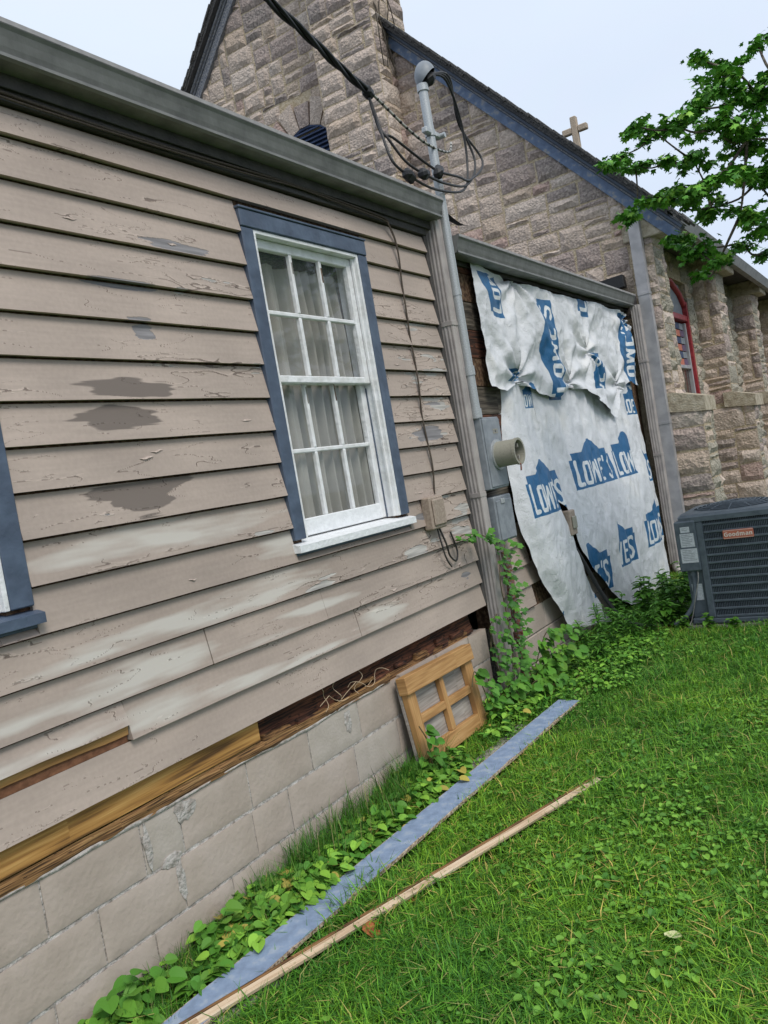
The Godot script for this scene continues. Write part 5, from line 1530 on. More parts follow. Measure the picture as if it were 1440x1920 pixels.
func crawl_door() -> void:
	# leans on the blocks: top against the sill, foot set out
	var t := thing("crawlspace_screen", "new pine lattice frame with four openings leaning against the block foundation", "wooden frame", Vector3(0.10, -0.33, -4.0))
	var o := Vector3(0.095, -0.31, -3.62)
	var V := Vector3(-0.062, 0.50, 0.0).normalized()
	var U := Vector3(0.0, -0.02, -1.0).normalized()
	var N := U.cross(V).normalized()
	var bs := Basis(U, V, N)
	var bar := func(u0: float, u1: float, v0: float, v1: float, n0: float, n1: float, called: String, along_u: bool, m: Material) -> void:
		var b := MB.new()
		if along_u: grain(b, U, V, 0.8, 0.28)
		else: grain(b, V, U, 0.8, 0.28)
		b.rbox(o + U * ((u0 + u1) * 0.5) + V * ((v0 + v1) * 0.5) + N * ((n0 + n1) * 0.5), Vector3(u1 - u0, v1 - v0, n1 - n0), 0.003, bs)
		part(b, called, m, t)
	var W := 0.76; var H := 0.50
	bar.call(0.0, 0.085, 0.0, H - 0.10, 0.0, 0.038, "stile", false, M.new_pine)
	bar.call(W - 0.085, W, 0.0, H - 0.10, 0.0, 0.038, "stile", false, M.new_pine)
	bar.call(-0.015, W + 0.005, H - 0.10, H - 0.005, 0.0, 0.062, "top_rail", true, M.new_pine)
	bar.call(0.086, W - 0.086, -0.005, 0.085, 0.0, 0.036, "bottom_rail", true, M.new_pine)
	bar.call(W * 0.5 - 0.022, W * 0.5 + 0.022, 0.086, H - 0.101, 0.0, 0.034, "mullion", false, M.new_pine)
	bar.call(0.086, W * 0.5 - 0.023, 0.215, 0.262, 0.0, 0.032, "crossbar", true, M.new_pine)
	bar.call(W * 0.5 + 0.023, W - 0.086, 0.215, 0.262, 0.0, 0.032, "crossbar", true, M.new_pine)
	bar.call(0.0, W, 0.0, H - 0.02, -0.022, -0.002, "backing_board", true, M.crawl_panel)

func boards() -> void:
	# blue painted board lying on the weeds
	var a := Vector3(0.348, gy(0.375, -1.7) + 0.045, -1.52); var c := Vector3(0.532, gy(0.53, -4.72) + 0.035, -4.72)
	var t := thing("blue_board", "long blue painted board with raw edges lying on the grass along the house", "plank", (a + c) * 0.5)
	var d := (c - a).normalized()
	var s := d.cross(Vector3.UP).normalized()
	var u := s.cross(d)
	var len := (c - a).length()
	var bs := Basis(d, u, s)
	var b := MB.new()
	b.rbox((a + c) * 0.5, Vector3(len, 0.018, 0.146), 0.003, bs); part(b, "board", M.board_edge, t)
	b = MB.new()      # paint film with worn edges
	b.grid(120, 6, func(p: float, q: float) -> Vector3:
		var wv := lerpf(-0.066, 0.070, q)
		if q == 0.0: wv += 0.004 * nz.get_noise_2d(p * 900.0, 3.0)
		if q == 1.0: wv += 0.004 - 0.016 * maxf(0.0, nz.get_noise_2d(p * 700.0, 9.0) + 0.1)
		return a.lerp(c, lerpf(0.002, 0.998, p)) + s * wv + u * 0.0098)
	part(b, "blue_paint", M.blue_board, t)
	# pale lath across its near end
	a = Vector3(0.350, gy(0.3, -1.5) + 0.060, -1.50); c = Vector3(1.068, gy(1.07, -3.64) + 0.045, -3.64)
	t = thing("pale_lath", "narrow pale bare lath lying beside the blue board", "plank", (a + c) * 0.5)
	d = (c - a).normalized(); s = d.cross(Vector3.UP).normalized(); u = s.cross(d)
	len = (c - a).length()
	b = grain(MB.new(), d, s, 1.0, 0.2)
	b.rbox((a + c) * 0.5, Vector3(len, 0.016, 0.029), 0.002, Basis(d, u, s) * Basis(Vector3.RIGHT, 0.25)); part(b, "lath", M.lath_wood, t)
	b = grain(MB.new(), d, s, 0.6, 0.2)
	b.rbox((a + c) * 0.5 - s * 0.024 + u * 0.002, Vector3(len, 0.017, 0.014), 0.002, Basis(d, u, s)); part(b, "dark_edge", M.sill_rotten, t)
	# weathered grey board under both
	a = Vector3(0.395, gy(0.4, -1.6) + 0.020, -1.45); c = Vector3(0.455, gy(0.45, -2.1) + 0.018, -2.05)
	d = (c - a).normalized(); s = d.cross(Vector3.UP).normalized(); u = s.cross(d)
	b = grain(MB.new(), d, s, 0.8, 0.3)
	b.rbox((a + c) * 0.5, Vector3((c - a).length(), 0.02, 0.085), 0.003, Basis(d, u, s))
	single(b, "grey_board", M.grey_wood, "short weathered grey board under the near end of the pale lath", "plank", (a + c) * 0.5)
	a = Vector3(0.315, gy(0.3, -3.5) + 0.016, -3.45); c = Vector3(0.375, gy(0.37, -4.3) + 0.016, -4.35)
	d = (c - a).normalized(); s = d.cross(Vector3.UP).normalized(); u = s.cross(d)
	b = grain(MB.new(), d, s, 0.8, 0.3)
	b.rbox((a + c) * 0.5, Vector3((c - a).length(), 0.02, 0.06), 0.003, Basis(d, u, s))
	single(b, "grey_board", M.grey_wood, "thin grey board in the weeds behind the far half of the blue board", "plank", (a + c) * 0.5)
const LEAVES := {
	"heart": [[-0.16, 0.45], [0.0, 0.90], [0.25, 1.06], [0.52, 0.98], [0.78, 0.66], [0.93, 0.30], [1.0, 0.0]],
	"lance": [[0.0, 0.10], [0.25, 0.8], [0.5, 1.0], [0.78, 0.55], [1.0, 0.0]],
	"oval": [[0.0, 0.15], [0.18, 0.75], [0.45, 1.0], [0.75, 0.72], [0.92, 0.3], [1.0, 0.0]],
	"round": [[-0.05, 0.6], [0.2, 0.95], [0.5, 1.0], [0.8, 0.75], [1.0, 0.2]]}

func green(h: float, br: float) -> Color:      # h 0 dark bluish green .. 1 lime
	var a := Color(0.040, 0.130, 0.026); var m := Color(0.088, 0.245, 0.030); var l := Color(0.22, 0.40, 0.05)
	var c := a.lerp(m, h * 2.0) if h < 0.5 else m.lerp(l, h * 2.0 - 1.0)
	return Color(c.r * br, c.g * br, c.b * br)

func leaf(b: MB, p: Vector3, f: Vector3, up: Vector3, len: float, wid: float, kind: String, curl := 0.25) -> void:
	f = f.normalized()
	var s := f.cross(up).normalized()
	var u := s.cross(f)
	if kind == "maple" or kind == "ivy":
		var lob := [[0.0, 1.0], [0.33, 0.52], [0.72, 0.86], [1.15, 0.45], [1.75, 0.62], [2.35, 0.42], [2.9, 0.22]] if kind == "maple" else [[0.0, 1.0], [0.45, 0.66], [0.85, 0.92], [1.4, 0.62], [2.0, 0.72], [2.7, 0.35]]
		var ring := []
		for q in lob: ring.append(p + f * (cos(q[0]) * q[1] * len * 0.62 + len * 0.3) + s * sin(q[0]) * q[1] * wid * 0.62 + u * (-curl * len * 0.35 * absf(sin(q[0])) * q[1] - curl * 0.3 * len * maxf(0.0, cos(q[0])) * q[1]))
		for k in range(lob.size() - 1, 0, -1):
			var q = lob[k]
			ring.append(p + f * (cos(q[0]) * q[1] * len * 0.62 + len * 0.3) - s * sin(q[0]) * q[1] * wid * 0.62 + u * (-curl * len * 0.35 * absf(sin(q[0])) * q[1] - curl * 0.3 * len * maxf(0.0, cos(q[0])) * q[1]))
		var c := p + f * len * 0.3
		for k in ring.size(): b.tri(c, ring[(k + 1) % ring.size()], ring[k])
		return
	var prof: Array = LEAVES[kind]
	var pm := Vector3.ZERO; var pl := Vector3.ZERO; var pr := Vector3.ZERO
	for k in prof.size():
		var t: float = prof[k][0]; var w: float = prof[k][1] * wid * 0.5
		var m := p + f * (t * len) - u * (curl * len * t * t * 0.5)
		var rise := u * (w * 0.45)
		if k == 0 and t < 0.0: m = p
		var back := f * (t * len) if k == 0 and t < 0.0 else Vector3.ZERO
		var l := m + s * w + rise + back; var r := m - s * w + rise + back
		if k > 0:
			b.quad(pm, m, l, pl) if w > 0.0001 else b.tri(pm, m, pl)
			b.quad(m, pm, pr, r) if w > 0.0001 else b.tri(m, pm, pr)
		pm = m; pl = l; pr = r

func rdir(tilt: float) -> Vector3:
	var a := rng.randf() * TAU
	return Vector3(cos(a) * cos(tilt), sin(tilt), sin(a) * cos(tilt))

func multi(called: String, meshes: Array, spots: Array, m: Material, label: String) -> void:
	# spots: [position, turn, scale, tint]
	for k in meshes.size():
		var mm := MultiMesh.new()
		mm.transform_format = MultiMesh.TRANSFORM_3D
		mm.use_colors = true
		mm.mesh = meshes[k]
		var mine := []
		for i in range(k, spots.size(), meshes.size()): mine.append(spots[i])
		mm.instance_count = mine.size()
		for i in mine.size():
			var q = mine[i]
			mm.set_instance_transform(i, Transform3D(Basis(Vector3.UP, q[1]) * Basis.from_scale(q[2]), q[0]))
			mm.set_instance_color(i, q[3])
		var o := MultiMeshInstance3D.new()
		o.name = numbered(called)
		o.multimesh = mm
		add_child(o)
		o.set_meta("kind", "stuff"); o.set_meta("label", label); o.set_meta("category", "grass" if called.contains("grass") else "plants")

func tuft(nb: int, rad: float, h0: float, h1: float, w: float, bend: float) -> ArrayMesh:
	var b := MB.new()
	for k in nb:
		var a := rng.randf() * TAU; var r := rad * sqrt(rng.randf())
		var p := Vector3(cos(a) * r, -0.005, sin(a) * r)
		var h := rng.randf_range(h0, h1)
		var d := rdir(0.0)
		var side := Vector3(-d.z, 0, d.x) * w * rng.randf_range(0.6, 1.2)
		var bd := bend * rng.randf_range(0.2, 1.4)
		var hue := clampf(0.40 + 0.30 * rng.randfn(), 0.0, 0.9)
		b.tint = green(hue, rng.randf_range(0.75, 1.15))
		if rng.randf() < 0.03: b.tint = Color(0.36, 0.31, 0.14)
		var q1 := p + Vector3.UP * h * 0.5 + d * h * bd * 0.25
		var q2 := p + Vector3.UP * h * (0.92 - 0.25 * bd) + d * h * bd * 0.9
		b.quad(p - side, p + side, q1 + side * 0.8, q1 - side * 0.8)
		b.tri(q1 - side * 0.8, q1 + side * 0.8, q2)
	return b.mesh(M.grass_blade)

func on_board(x: float, z: float, pad := 0.0) -> bool:
	if z < -1.4 and z > -4.75:
		var xc := lerpf(0.348, 0.532, (-z - 1.52) / 3.2)
		if absf(x - xc) < 0.074 + pad: return true
	if z < -1.4 and z > -3.66:
		var xl := lerpf(0.350, 1.068, (-z - 1.50) / 2.14)
		if absf(x - xl) < 0.03 + pad: return true
	return false

func blocked(x: float, z: float) -> bool:
	if x < 0.02 and z < 2.0: return true
	if z < -9.3 and x < 0.72: return true
	if x > 0.80 and x < 1.68 and z < -6.59 and z > -7.48: return true
	return false

func plants() -> void:
	lawn()
	cover()
	wall_plants()
	tree()

func lawn() -> void:
	var tufts := []
	for k in 6: tufts.append(tuft(24, 0.060, 0.030, 0.095, 0.0023, 1.15))
	var spots := []
	# denser near the camera
	for band in [[-1.0, -2.6, 1500.0], [-2.6, -4.2, 1000.0], [-4.2, -6.5, 620.0], [-6.5, -11.0, 260.0]]:
		var x1: float = 2.2 + (-band[1]) * 0.10 + 0.5
		var n: int = int((x1 - 0.03) * (band[0] - band[1]) * band[2])
		for i in n:
			var x := rng.randf_range(0.03, x1); var z := rng.randf_range(band[0], band[1])
			if blocked(x, z) or on_board(x, z, 0.012): continue
			if x < 0.30 and rng.randf() < 0.35: continue
			var patch := nz.get_noise_2d(x * 90.0 + 300.0, z * 90.0)
			var s := rng.randf_range(0.7, 1.25) * (1.0 + 0.5 * patch)
			if on_board(x, z, 0.06): s *= 0.75 if x < 0.42 else 1.15
			var lime := clampf(0.5 + 1.3 * nz.get_noise_2d(x * 60.0, z * 60.0 + 500.0), 0.0, 1.0)
			var tint := Color(0.98, 1.14, 0.88).lerp(Color(1.8, 1.55, 1.0), lime)
			var br := rng.randf_range(0.8, 1.15)
			spots.append([Vector3(x, gy(x, z), z), rng.randf() * TAU, Vector3(s, s * rng.randf_range(0.8, 1.3), s), Color(tint.r * br, tint.g * br, tint.b * br)])
	# thin sward on the rest of the yard
	for i in 9000:
		var x := rng.randf_range(-2.0, 9.0); var z := rng.randf_range(-14.0, 4.0)
		if x < 3.2 and z > -11.0 and z < -1.0: continue
		if blocked(x, z) or (Vector2(x, z) - Vector2(2.5, 0.0)).length() < 0.5: continue
		var s := rng.randf_range(1.5, 2.2)
		spots.append([Vector3(x, gy(x, z), z), rng.randf() * TAU, Vector3(s, s * 0.7, s), Color(0.9, 0.95, 0.9)])
	multi("lawn_grass", tufts, spots, M.grass_blade, "short mown lawn grass of the yard")
	# taller dark blades against the blocks and odd coarse tufts
	var tall := []
	for k in 3: tall.append(tuft(20, 0.05, 0.14, 0.30, 0.0022, 0.55))
	var ts := []
	for i in 260:
		var z := rng.randf_range(-1.45, -3.75); var x := 0.03 + 0.13 * absf(rng.randfn()) * 0.9
		var d := smoothstep(-2.0, -2.7, z)
		var s := rng.randf_range(0.35, 0.55) + 0.55 * d * rng.randf()
		ts.append([Vector3(x, gy(x, z), z), rng.randf() * TAU, Vector3(s, s, s), Color(0.7, 0.8, 0.7) * rng.randf_range(0.8, 1.3)])
	for i in 70:
		var x := rng.randf_range(0.5, 2.4); var z := rng.randf_range(-1.4, -6.0)
		if on_board(x, z, 0.05): continue
		var s := rng.randf_range(0.3, 0.55)
		ts.append([Vector3(x, gy(x, z), z), rng.randf() * TAU, Vector3(s * 1.3, s * 0.8, s * 1.3), Color(1.15, 1.1, 0.95)])
	multi("tall_grass", tall, ts, M.grass_blade, "longer darker grass blades along the foundation and in the lawn")

func clump(kind: String, n: int, rad: float, hgt: float, size: float, hue: float) -> ArrayMesh:
	var b := MB.new()
	for k in n:
		var a := rng.randf() * TAU; var r := rad * sqrt(rng.randf())
		var p := Vector3(cos(a) * r, hgt * rng.randf_range(0.45, 1.0), sin(a) * r)
		b.tint = green(0.35, 0.8)
		var root := Vector3(p.x * 0.4, 0.0, p.z * 0.4)
		var sd := Vector3(0.0012, 0, 0.0012)
		b.quad(root - sd, root + sd, p + sd, p - sd)
		b.tint = green(clampf(hue + 0.2 * rng.randfn(), 0.0, 1.0), rng.randf_range(0.75, 1.3))
		if rng.randf() < 0.03: b.tint = Color(0.42, 0.36, 0.08)
		var s := size * rng.randf_range(0.45, 1.35)
		var out := Vector3(cos(a), rng.randf_range(-0.35, 0.15), sin(a)) + rdir(0.0) * 0.5
		leaf(b, p, out, (Vector3.UP + rdir(0.0) * 0.25).normalized(), s, s * 0.95, kind, 0.3)
	return b.mesh(M.leaf)

func cover() -> void:
	# heart-leaved ground cover between the foundation and the blue board
	var c := []
	for k in 5: c.append(clump("heart", 9, 0.06, 0.075, 0.036, 0.55))
	var spots := []
	for i in 1150:
		var z := rng.randf_range(-1.45, -5.3)
		var edge := 0.33 + 0.10 * nz.get_noise_2d(z * 130.0, 5.0)
		var x := rng.randf_range(0.03, edge)
		if on_board(x, z, 0.02): continue
		if nz.get_noise_2d(x * 150.0, z * 150.0 + 77.0) < -0.08: continue
		if x < 0.15 and z > -3.6 and z < -2.3 and rng.randf() < 0.7: continue
		var s := rng.randf_range(0.75, 1.25)
		var br := rng.randf_range(0.85, 1.2)
		spots.append([Vector3(x, gy(x, z), z), rng.randf() * TAU, Vector3(s, s, s), Color(br, br, br)])
	multi("ground_cover", c, spots, M.leaf, "heart-leaved weeds covering the strip along the foundation")
	# small round leaves scattered through the lawn, thicker before the tall weeds
	var r := []
	for k in 4: r.append(clump("round", 7, 0.06, 0.05, 0.020, 0.66))
	spots = []
	for i in 3600:
		var x := rng.randf_range(0.3, 2.9); var z := rng.randf_range(-1.3, -7.0)
		if blocked(x, z) or on_board(x, z, 0.03): continue
		if nz.get_noise_2d(x * 70.0 + 40.0, z * 70.0) < rng.randf_range(-0.25, 0.25): continue
		var s := rng.randf_range(0.6, 1.2)
		spots.append([Vector3(x, gy(x, z) + 0.01, z), rng.randf() * TAU, Vector3(s, s, s), Color.WHITE])
	for i in 260:
		var x := rng.randf_range(0.15, 0.75); var z := rng.randf_range(-4.9, -6.3)
		if on_board(x, z, 0.02): continue
		var s := rng.randf_range(0.9, 1.6)
		spots.append([Vector3(x, gy(x, z) + 0.01, z), rng.randf() * TAU, Vector3(s, s, s), Color(1.1, 1.1, 1.0)])
	multi("clover_leaves", r, spots, M.leaf, "small round lime green leaves scattered through the lawn")
	# single violets with large leaves that can be told apart
	var at := [[0.06, -1.60, 1.35, "large-leaved violet nearest the bottom left corner of the foundation"], [0.10, -1.72, 1.2, "second violet clump from the near end of the foundation"], [0.06, -2.06, 1.3, "violet clump under the crack in the block foundation"], [0.13, -2.22, 1.0, "violet clump just past the cracked block"], [0.17, -2.0, 0.95, "violet clump between cracked block and blue board"], [0.20, -2.55, 1.0, "violet clump beside the middle of the blue board"], [0.22, -3.1, 0.95, "violet clump before the tall grass at the foundation"], [0.16, -3.62, 1.1, "violet clump at the near foot of the lattice frame"]]
	for q in at:
		var x: float = q[0]; var z: float = q[1]; var s: float = q[2]
		var o := Vector3(x, gy(x, z), z)
		var t := thing("violet_plant", q[3], "plant", o, "violets along the foundation")
		for k in 9:
			var b := MB.new()
			var a := TAU * k / 9.0 + rng.randf_range(-0.3, 0.3)
			var rr := rng.randf_range(0.02, 0.075) * s
			var p := o + Vector3(absf(cos(a)) * rr if x < 0.09 else cos(a) * rr, rng.randf_range(0.06, 0.11) * s, sin(a) * rr)
			b.tint = green(0.35, 0.9)
			b.tube([o, o.lerp(p, 0.6) + Vector3(0, 0.01, 0), p], 0.0014, 4, false)
			b.tint = green(clampf(0.5 + 0.1 * rng.randfn(), 0.2, 0.8), rng.randf_range(0.85, 1.2))
			var sz := rng.randf_range(0.030, 0.050) * s
			leaf(b, p, Vector3(cos(a) + 0.3, -0.15, sin(a)) , (Vector3.UP + Vector3(0.35, 0, 0.25) + rdir(0.0) * 0.2).normalized(), sz, sz * 0.98, "heart", 0.2)
			part(b, "leaf", M.leaf, t)

func climber(called: String, label: String, cat: String, paths: Array, kind: String, size: float, step: float, hue: float, spread := 0.03) -> void:
	var t := thing(called, label, cat, paths[0][0])
	var st := MB.new(); var fo := MB.new()
	for p in paths:
		var q := smooth_path(p, 8)
		st.tint = Color(0.12, 0.10, 0.05)
		st.tube(q, 0.0035, 5)
		var acc := 0.0
		for i in q.size() - 1:
			acc += (q[i + 1] - q[i]).length()
			while acc > step:
				acc -= step
				var d := rdir(rng.randf_range(-0.3, 0.4)); d.x = absf(d.x) + 0.25
				var at: Vector3 = q[i] + d * rng.randf_range(0.3, 1.6) * spread
				fo.tint = green(clampf(hue + 0.12 * rng.randfn(), 0.0, 1.0), rng.randf_range(0.75, 1.2))
				var s := size * rng.randf_range(0.6, 1.25)
				leaf(fo, at, d + Vector3(0, -0.55, 0), (Vector3(0.8, 0.55, 0.3) + rdir(0.0) * 0.4).normalized(), s, s * 0.9, kind, 0.25)
	part(st, "stem", M.leaf, t)
	part(fo, "foliage", M.leaf, t)

func weed(called: String, label: String, o: Vector3, h: float, n: int, kind: String, size: float, ratio: float, hue: float, group: String, stems := 3) -> void:
	o.y = gy(o.x, o.z)
	var t := thing(called, label, "plant", o, group)
	var st := MB.new(); var fo := MB.new()
	for s in stems:
		var lean := rdir(0.0) * rng.randf_range(0.05, 0.28) * h
		lean.x = absf(lean.x) if o.x < 0.25 else lean.x
		var hh := h * rng.randf_range(0.65, 1.05)
		var p := [o + rdir(0.0) * 0.02, o + Vector3(0, hh * 0.5, 0) + lean * 0.4, o + Vector3(0, hh, 0) + lean]
		st.tint = green(0.45, 0.8)
		st.tube(smooth_path(p, 5), 0.003, 5)
		for k in n:
			var f := pow((k + 0.7) / n, 0.8)
			var at: Vector3 = p[0].lerp(p[1], f * 2.0) if f < 0.5 else p[1].lerp(p[2], f * 2.0 - 1.0)
			var a := k * 2.4 + s
			var d := Vector3(cos(a), rng.randf_range(-0.1, 0.55), sin(a))
			fo.tint = green(clampf(hue + 0.1 * rng.randfn() + 0.12 * f, 0.0, 1.0), rng.randf_range(0.8, 1.15))
			var sz := size * rng.randf_range(0.65, 1.15) * (1.1 - 0.35 * f)
			leaf(fo, at, d, Vector3.UP, sz, sz * ratio, kind, 0.55)
	part(st, "stem", M.leaf, t)
	part(fo, "foliage", M.leaf, t)

func wall_plants() -> void:
	climber("creeper", "green creeper climbing the house downspout up to the wires of the utility box", "vine", [
		[Vector3(0.11, -0.30, -4.80), Vector3(0.13, -0.05, -4.86), Vector3(0.12, 0.2, -4.90), Vector3(0.13, 0.45, -4.86), Vector3(0.12, 0.62, -4.93), Vector3(0.13, 0.76, -4.80), Vector3(0.08, 0.82, -4.60), Vector3(0.06, 0.80, -4.48)],
		[Vector3(0.10, -0.28, -4.98), Vector3(0.13, 0.0, -4.99), Vector3(0.12, 0.30, -5.0), Vector3(0.13, 0.55, -4.98), Vector3(0.12, 0.70, -5.05)],
		[Vector3(0.08, -0.30, -4.70), Vector3(0.10, -0.02, -4.72), Vector3(0.08, 0.18, -4.70), Vector3(0.10, 0.26, -4.80)],
		[Vector3(0.14, -0.28, -4.75), Vector3(0.16, -0.1, -4.80), Vector3(0.15, 0.12, -4.84)],
		[Vector3(0.10, -0.30, -4.62), Vector3(0.12, -0.12, -4.66), Vector3(0.09, 0.06, -4.66), Vector3(0.08, 0.16, -4.72)]], "ivy", 0.058, 0.015, 0.34, 0.05)
	climber("creeper", "thin creeper hanging over the right of the pine lattice frame", "vine", [
		[Vector3(0.16, -0.28, -4.40), Vector3(0.16, -0.1, -4.34), Vector3(0.14, 0.02, -4.30), Vector3(0.15, -0.05, -4.22)],
		[Vector3(0.15, -0.26, -4.5), Vector3(0.15, -0.14, -4.44), Vector3(0.16, -0.06, -4.42)],
		[Vector3(0.17, -0.3, -3.62), Vector3(0.18, -0.16, -3.60), Vector3(0.16, -0.06, -3.57)]], "heart", 0.05, 0.016, 0.45)
	climber("creeper", "pale green creeper sprawling on the ground at the foot of the downspout", "vine", [
		[Vector3(0.18, -0.26, -4.95), Vector3(0.24, -0.16, -5.05), Vector3(0.30, -0.10, -5.2), Vector3(0.30, -0.2, -5.4)],
		[Vector3(0.15, -0.27, -5.05), Vector3(0.2, -0.08, -5.15), Vector3(0.22, 0.02, -5.3), Vector3(0.26, -0.05, -5.45)],
		[Vector3(0.20, -0.28, -4.8), Vector3(0.28, -0.2, -4.85), Vector3(0.36, -0.24, -5.0)],
		[Vector3(0.12, -0.27, -4.66), Vector3(0.2, -0.16, -4.62), Vector3(0.26, -0.22, -4.6)]], "heart", 0.055, 0.008, 0.55, 0.07)
	var g := "leafy weeds under the house wrap"
	var ws := [[0.30, -5.75, 0.30, "tall narrow-leaved weed nearest the torn house wrap flap"], [0.42, -5.95, 0.34, "tall narrow-leaved weed in front of the house wrap flap"], [0.30, -6.1, 0.36, "narrow-leaved weed standing against the house wrap flap"], [0.52, -6.2, 0.26, "narrow-leaved weed at the lawn edge before the wrap"], [0.46, -5.6, 0.22, "low narrow-leaved weed left of the taller ones"], [0.60, -6.42, 0.25, "narrow-leaved weed nearest the black hose"], [0.38, -6.35, 0.28, "narrow-leaved weed behind the others below the wrap slit"]]
	for q in ws: weed("narrow_leaved_weed", q[3], Vector3(q[0], 0, q[1]), q[2], 26, "lance", 0.10, 0.22, 0.42, g, 4)
	var bs := [[0.45, -6.85, 0.36, "broad-leaved weed beside the slit of the house wrap"], [0.36, -7.15, 0.40, "tallest broad-leaved weed under the middle of the wrap"], [0.55, -7.25, 0.32, "broad-leaved weed between wrap and condenser"], [0.42, -7.65, 0.34, "broad-leaved weed under the right logo of the wrap"], [0.62, -7.6, 0.34, "broad-leaved weed behind the condenser whip"], [0.70, -6.95, 0.30, "broad-leaved weed touching the condenser whip"], [0.52, -8.1, 0.32, "broad-leaved weed at the foot of the far downspout"], [0.66, -8.4, 0.3, "broad-leaved weed between far downspout and condenser"], [0.64, -6.7, 0.24, "low broad-leaved weed in front of the condenser whip"], [0.30, -6.65, 0.3, "broad-leaved weed below the beige outlet box"]]
	for q in bs: weed("broad_leaved_weed", q[3], Vector3(q[0], 0, q[1]), q[2], 15, "oval", 0.105, 0.56, 0.45, g, 5)
	var cs := [[1.02, -6.50, "low weed at the left front corner of the condenser"], [1.2, -6.46, "low weed in front of the condenser guard"], [0.82, -6.52, "low weed left of the condenser base"]]
	for q in cs: weed("low_weed", q[2], Vector3(q[0], 0, q[1]), 0.13, 9, "round", 0.06, 0.9, 0.5, "low weeds at the condenser", 3)

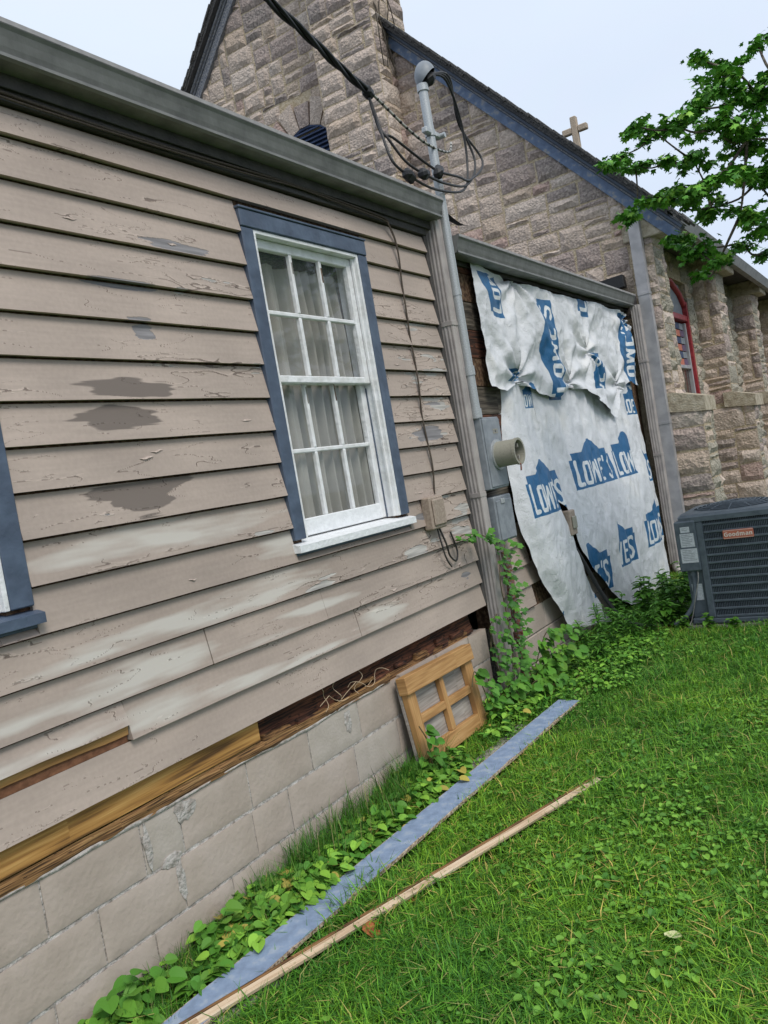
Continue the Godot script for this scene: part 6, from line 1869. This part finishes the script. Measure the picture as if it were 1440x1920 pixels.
func tree() -> void:
	var cl := [[1.83,3.41,-5.73,0.18],[1.90,3.30,-5.98,0.21],[1.76,3.20,-5.46,0.15],[1.67,3.48,-5.63,0.06],[1.96,3.61,-6.11,0.06],[1.52,3.39,-6.14,0.15],[1.75,2.95,-5.33,0.20],[1.89,2.87,-5.48,0.22],[1.57,2.99,-5.20,0.11],[1.35,3.15,-5.60,0.12],[1.35,3.05,-5.11,0.07],[1.13,3.07,-5.60,0.07],[1.15,3.06,-5.86,0.10],[1.09,2.97,-5.39,0.05],[1.37,3.04,-5.95,0.09],[1.51,2.97,-5.88,0.14],[1.77,2.68,-5.29,0.20],[1.86,2.73,-5.95,0.20],[1.58,2.71,-5.55,0.15],[1.41,2.73,-5.71,0.14],[1.29,2.71,-5.52,0.11],[1.07,2.78,-5.97,0.11],[1.58,2.62,-5.80,0.16],[1.79,2.46,-5.51,0.13],[1.84,2.45,-6.00,0.10],[1.31,2.55,-6.19,0.12],[1.50,2.35,-5.67,0.13],[1.62,2.24,-5.61,0.09],[1.48,2.21,-5.80,0.05],[1.66,2.47,-6.46,0.08],[1.78,2.37,-6.54,0.05],[2.12,3.27,-5.96,0.29],[2.10,3.01,-6.33,0.34],[2.02,2.62,-6.35,0.30],[2.37,3.24,-5.61,0.35],[2.38,2.79,-5.40,0.36],[2.34,2.60,-6.13,0.41],[2.61,3.06,-5.90,0.44],[2.60,2.56,-5.79,0.42],[2.16,3.34,-5.37,0.19],[2.22,2.23,-5.90,0.23],[2.60,3.35,-5.69,0.35],[2.82,2.69,-5.63,0.45]]
	for k in 26:      # the rest of the crown, outside the picture
		var a := rng.randf() * TAU; var r := rng.randf_range(0.3, 1.3)
		cl.append([3.6 + cos(a) * r, rng.randf_range(2.8, 4.8), -5.9 + sin(a) * r, rng.randf_range(0.3, 0.5)])
	var foot := Vector3(3.6, gy(3.6, -5.9), -5.9)
	var t := thing("maple_tree", "leafy green tree whose branches reach in from the right above the church", "tree", foot)
	var b := grain(MB.new(), Vector3.UP, Vector3.RIGHT, 0.8, 0.3)
	b.tube(smooth_path([foot - Vector3(0, 0.1, 0), foot + Vector3(0.02, 0.9, 0.03), foot + Vector3(-0.02, 1.9, 0.0), foot + Vector3(0.03, 3.0, -0.05), foot + Vector3(0.0, 4.6, 0.02)], 5), [0.17, 0.155, 0.145, 0.14, 0.135, 0.13, 0.125, 0.12, 0.115, 0.11, 0.10, 0.09, 0.08, 0.07, 0.06, 0.055, 0.05, 0.04, 0.03, 0.02, 0.012], 12)
	part(b, "trunk", M.bark, t)
	var ax := Vector3(3.6, 2.3, -5.9)
	var pts := []
	for c in cl: pts.append(Vector3(c[0], c[1], c[2]))
	# limbs: each clump hangs on the nearest clump that is closer to the trunk
	var limbs := MB.new(); grain(limbs, Vector3.RIGHT, Vector3.UP, 0.8, 0.3)
	var crown := MB.new()
	for i in pts.size():
		var p: Vector3 = pts[i]
		var rad: float = cl[i][3]
		var mine := Vector2(p.x - 3.6, p.z + 5.9).length()
		var best := Vector3(3.6, clampf(p.y - 0.6, 1.7, 4.2), -5.9); var bd := mine * 1.35
		for j in pts.size():
			var q: Vector3 = pts[j]
			if Vector2(q.x - 3.6, q.z + 5.9).length() < mine - 0.05 and (q - p).length() < bd: bd = (q - p).length(); best = q
		var mid := (p + best) * 0.5 + Vector3(0, -0.04, 0) + rdir(0.0) * 0.03
		var r0 := 0.004 + 0.010 * clampf(1.0 - mine / 2.5, 0.0, 1.0) * (1.0 + rad)
		limbs.tube(smooth_path([best, mid, p], 4), [r0 * 1.6, r0 * 1.5, r0 * 1.4, r0 * 1.3, r0 * 1.2, r0 * 1.1, r0, r0 * 0.8, r0 * 0.6], 6)
		var n := int(44.0 + (8000.0 if i < 31 else 3400.0) * rad * rad)
		var tw := maxi(3, int(rad * 40.0))
		var tips := []
		for k in tw:
			var d := rdir(rng.randf_range(-0.8, 0.9))
			var e := p + Vector3(d.x, d.y * 0.75, d.z) * rad * rng.randf_range(0.6, 1.15)
			limbs.tube([p, p.lerp(e, 0.5) + Vector3(0, 0.01, 0), e], [0.004, 0.003, 0.0015], 4, false)
			tips.append(e)
		for k in n:
			var e: Vector3 = tips[k % tips.size()]
			var at: Vector3 = p.lerp(e, rng.randf_range(0.25, 1.05)) + rdir(rng.randf_range(-0.7, 0.7)) * rng.randf_range(0.01, 0.055)
			crown.tint = green(clampf(0.40 + 0.14 * rng.randfn() + (0.40 if rng.randf() < 0.14 else 0.0), 0.0, 0.95), rng.randf_range(0.9, 1.7))
			var d := rdir(rng.randf_range(-0.9, 0.05))
			var s := rng.randf_range(0.040, 0.072)
			leaf(crown, at, d, (Vector3.UP + rdir(0.0) * 0.6).normalized(), s, s * 0.95, "maple", 0.35)
	part(limbs, "limbs", M.bark, t)
	part(crown, "crown", M.leaf, t)

func _ready() -> void:
	rng.seed = 7
	nz.seed = 11; nz.frequency = 0.01; nz.fractal_octaves = 3
	camera_and_light()
	materials()
	ground()
	print("house"); house()
	print("lean-to"); lean_to()
	print("church"); church()
	print("objects")
	objects()
	print("plants")
	plants()
	print("done")
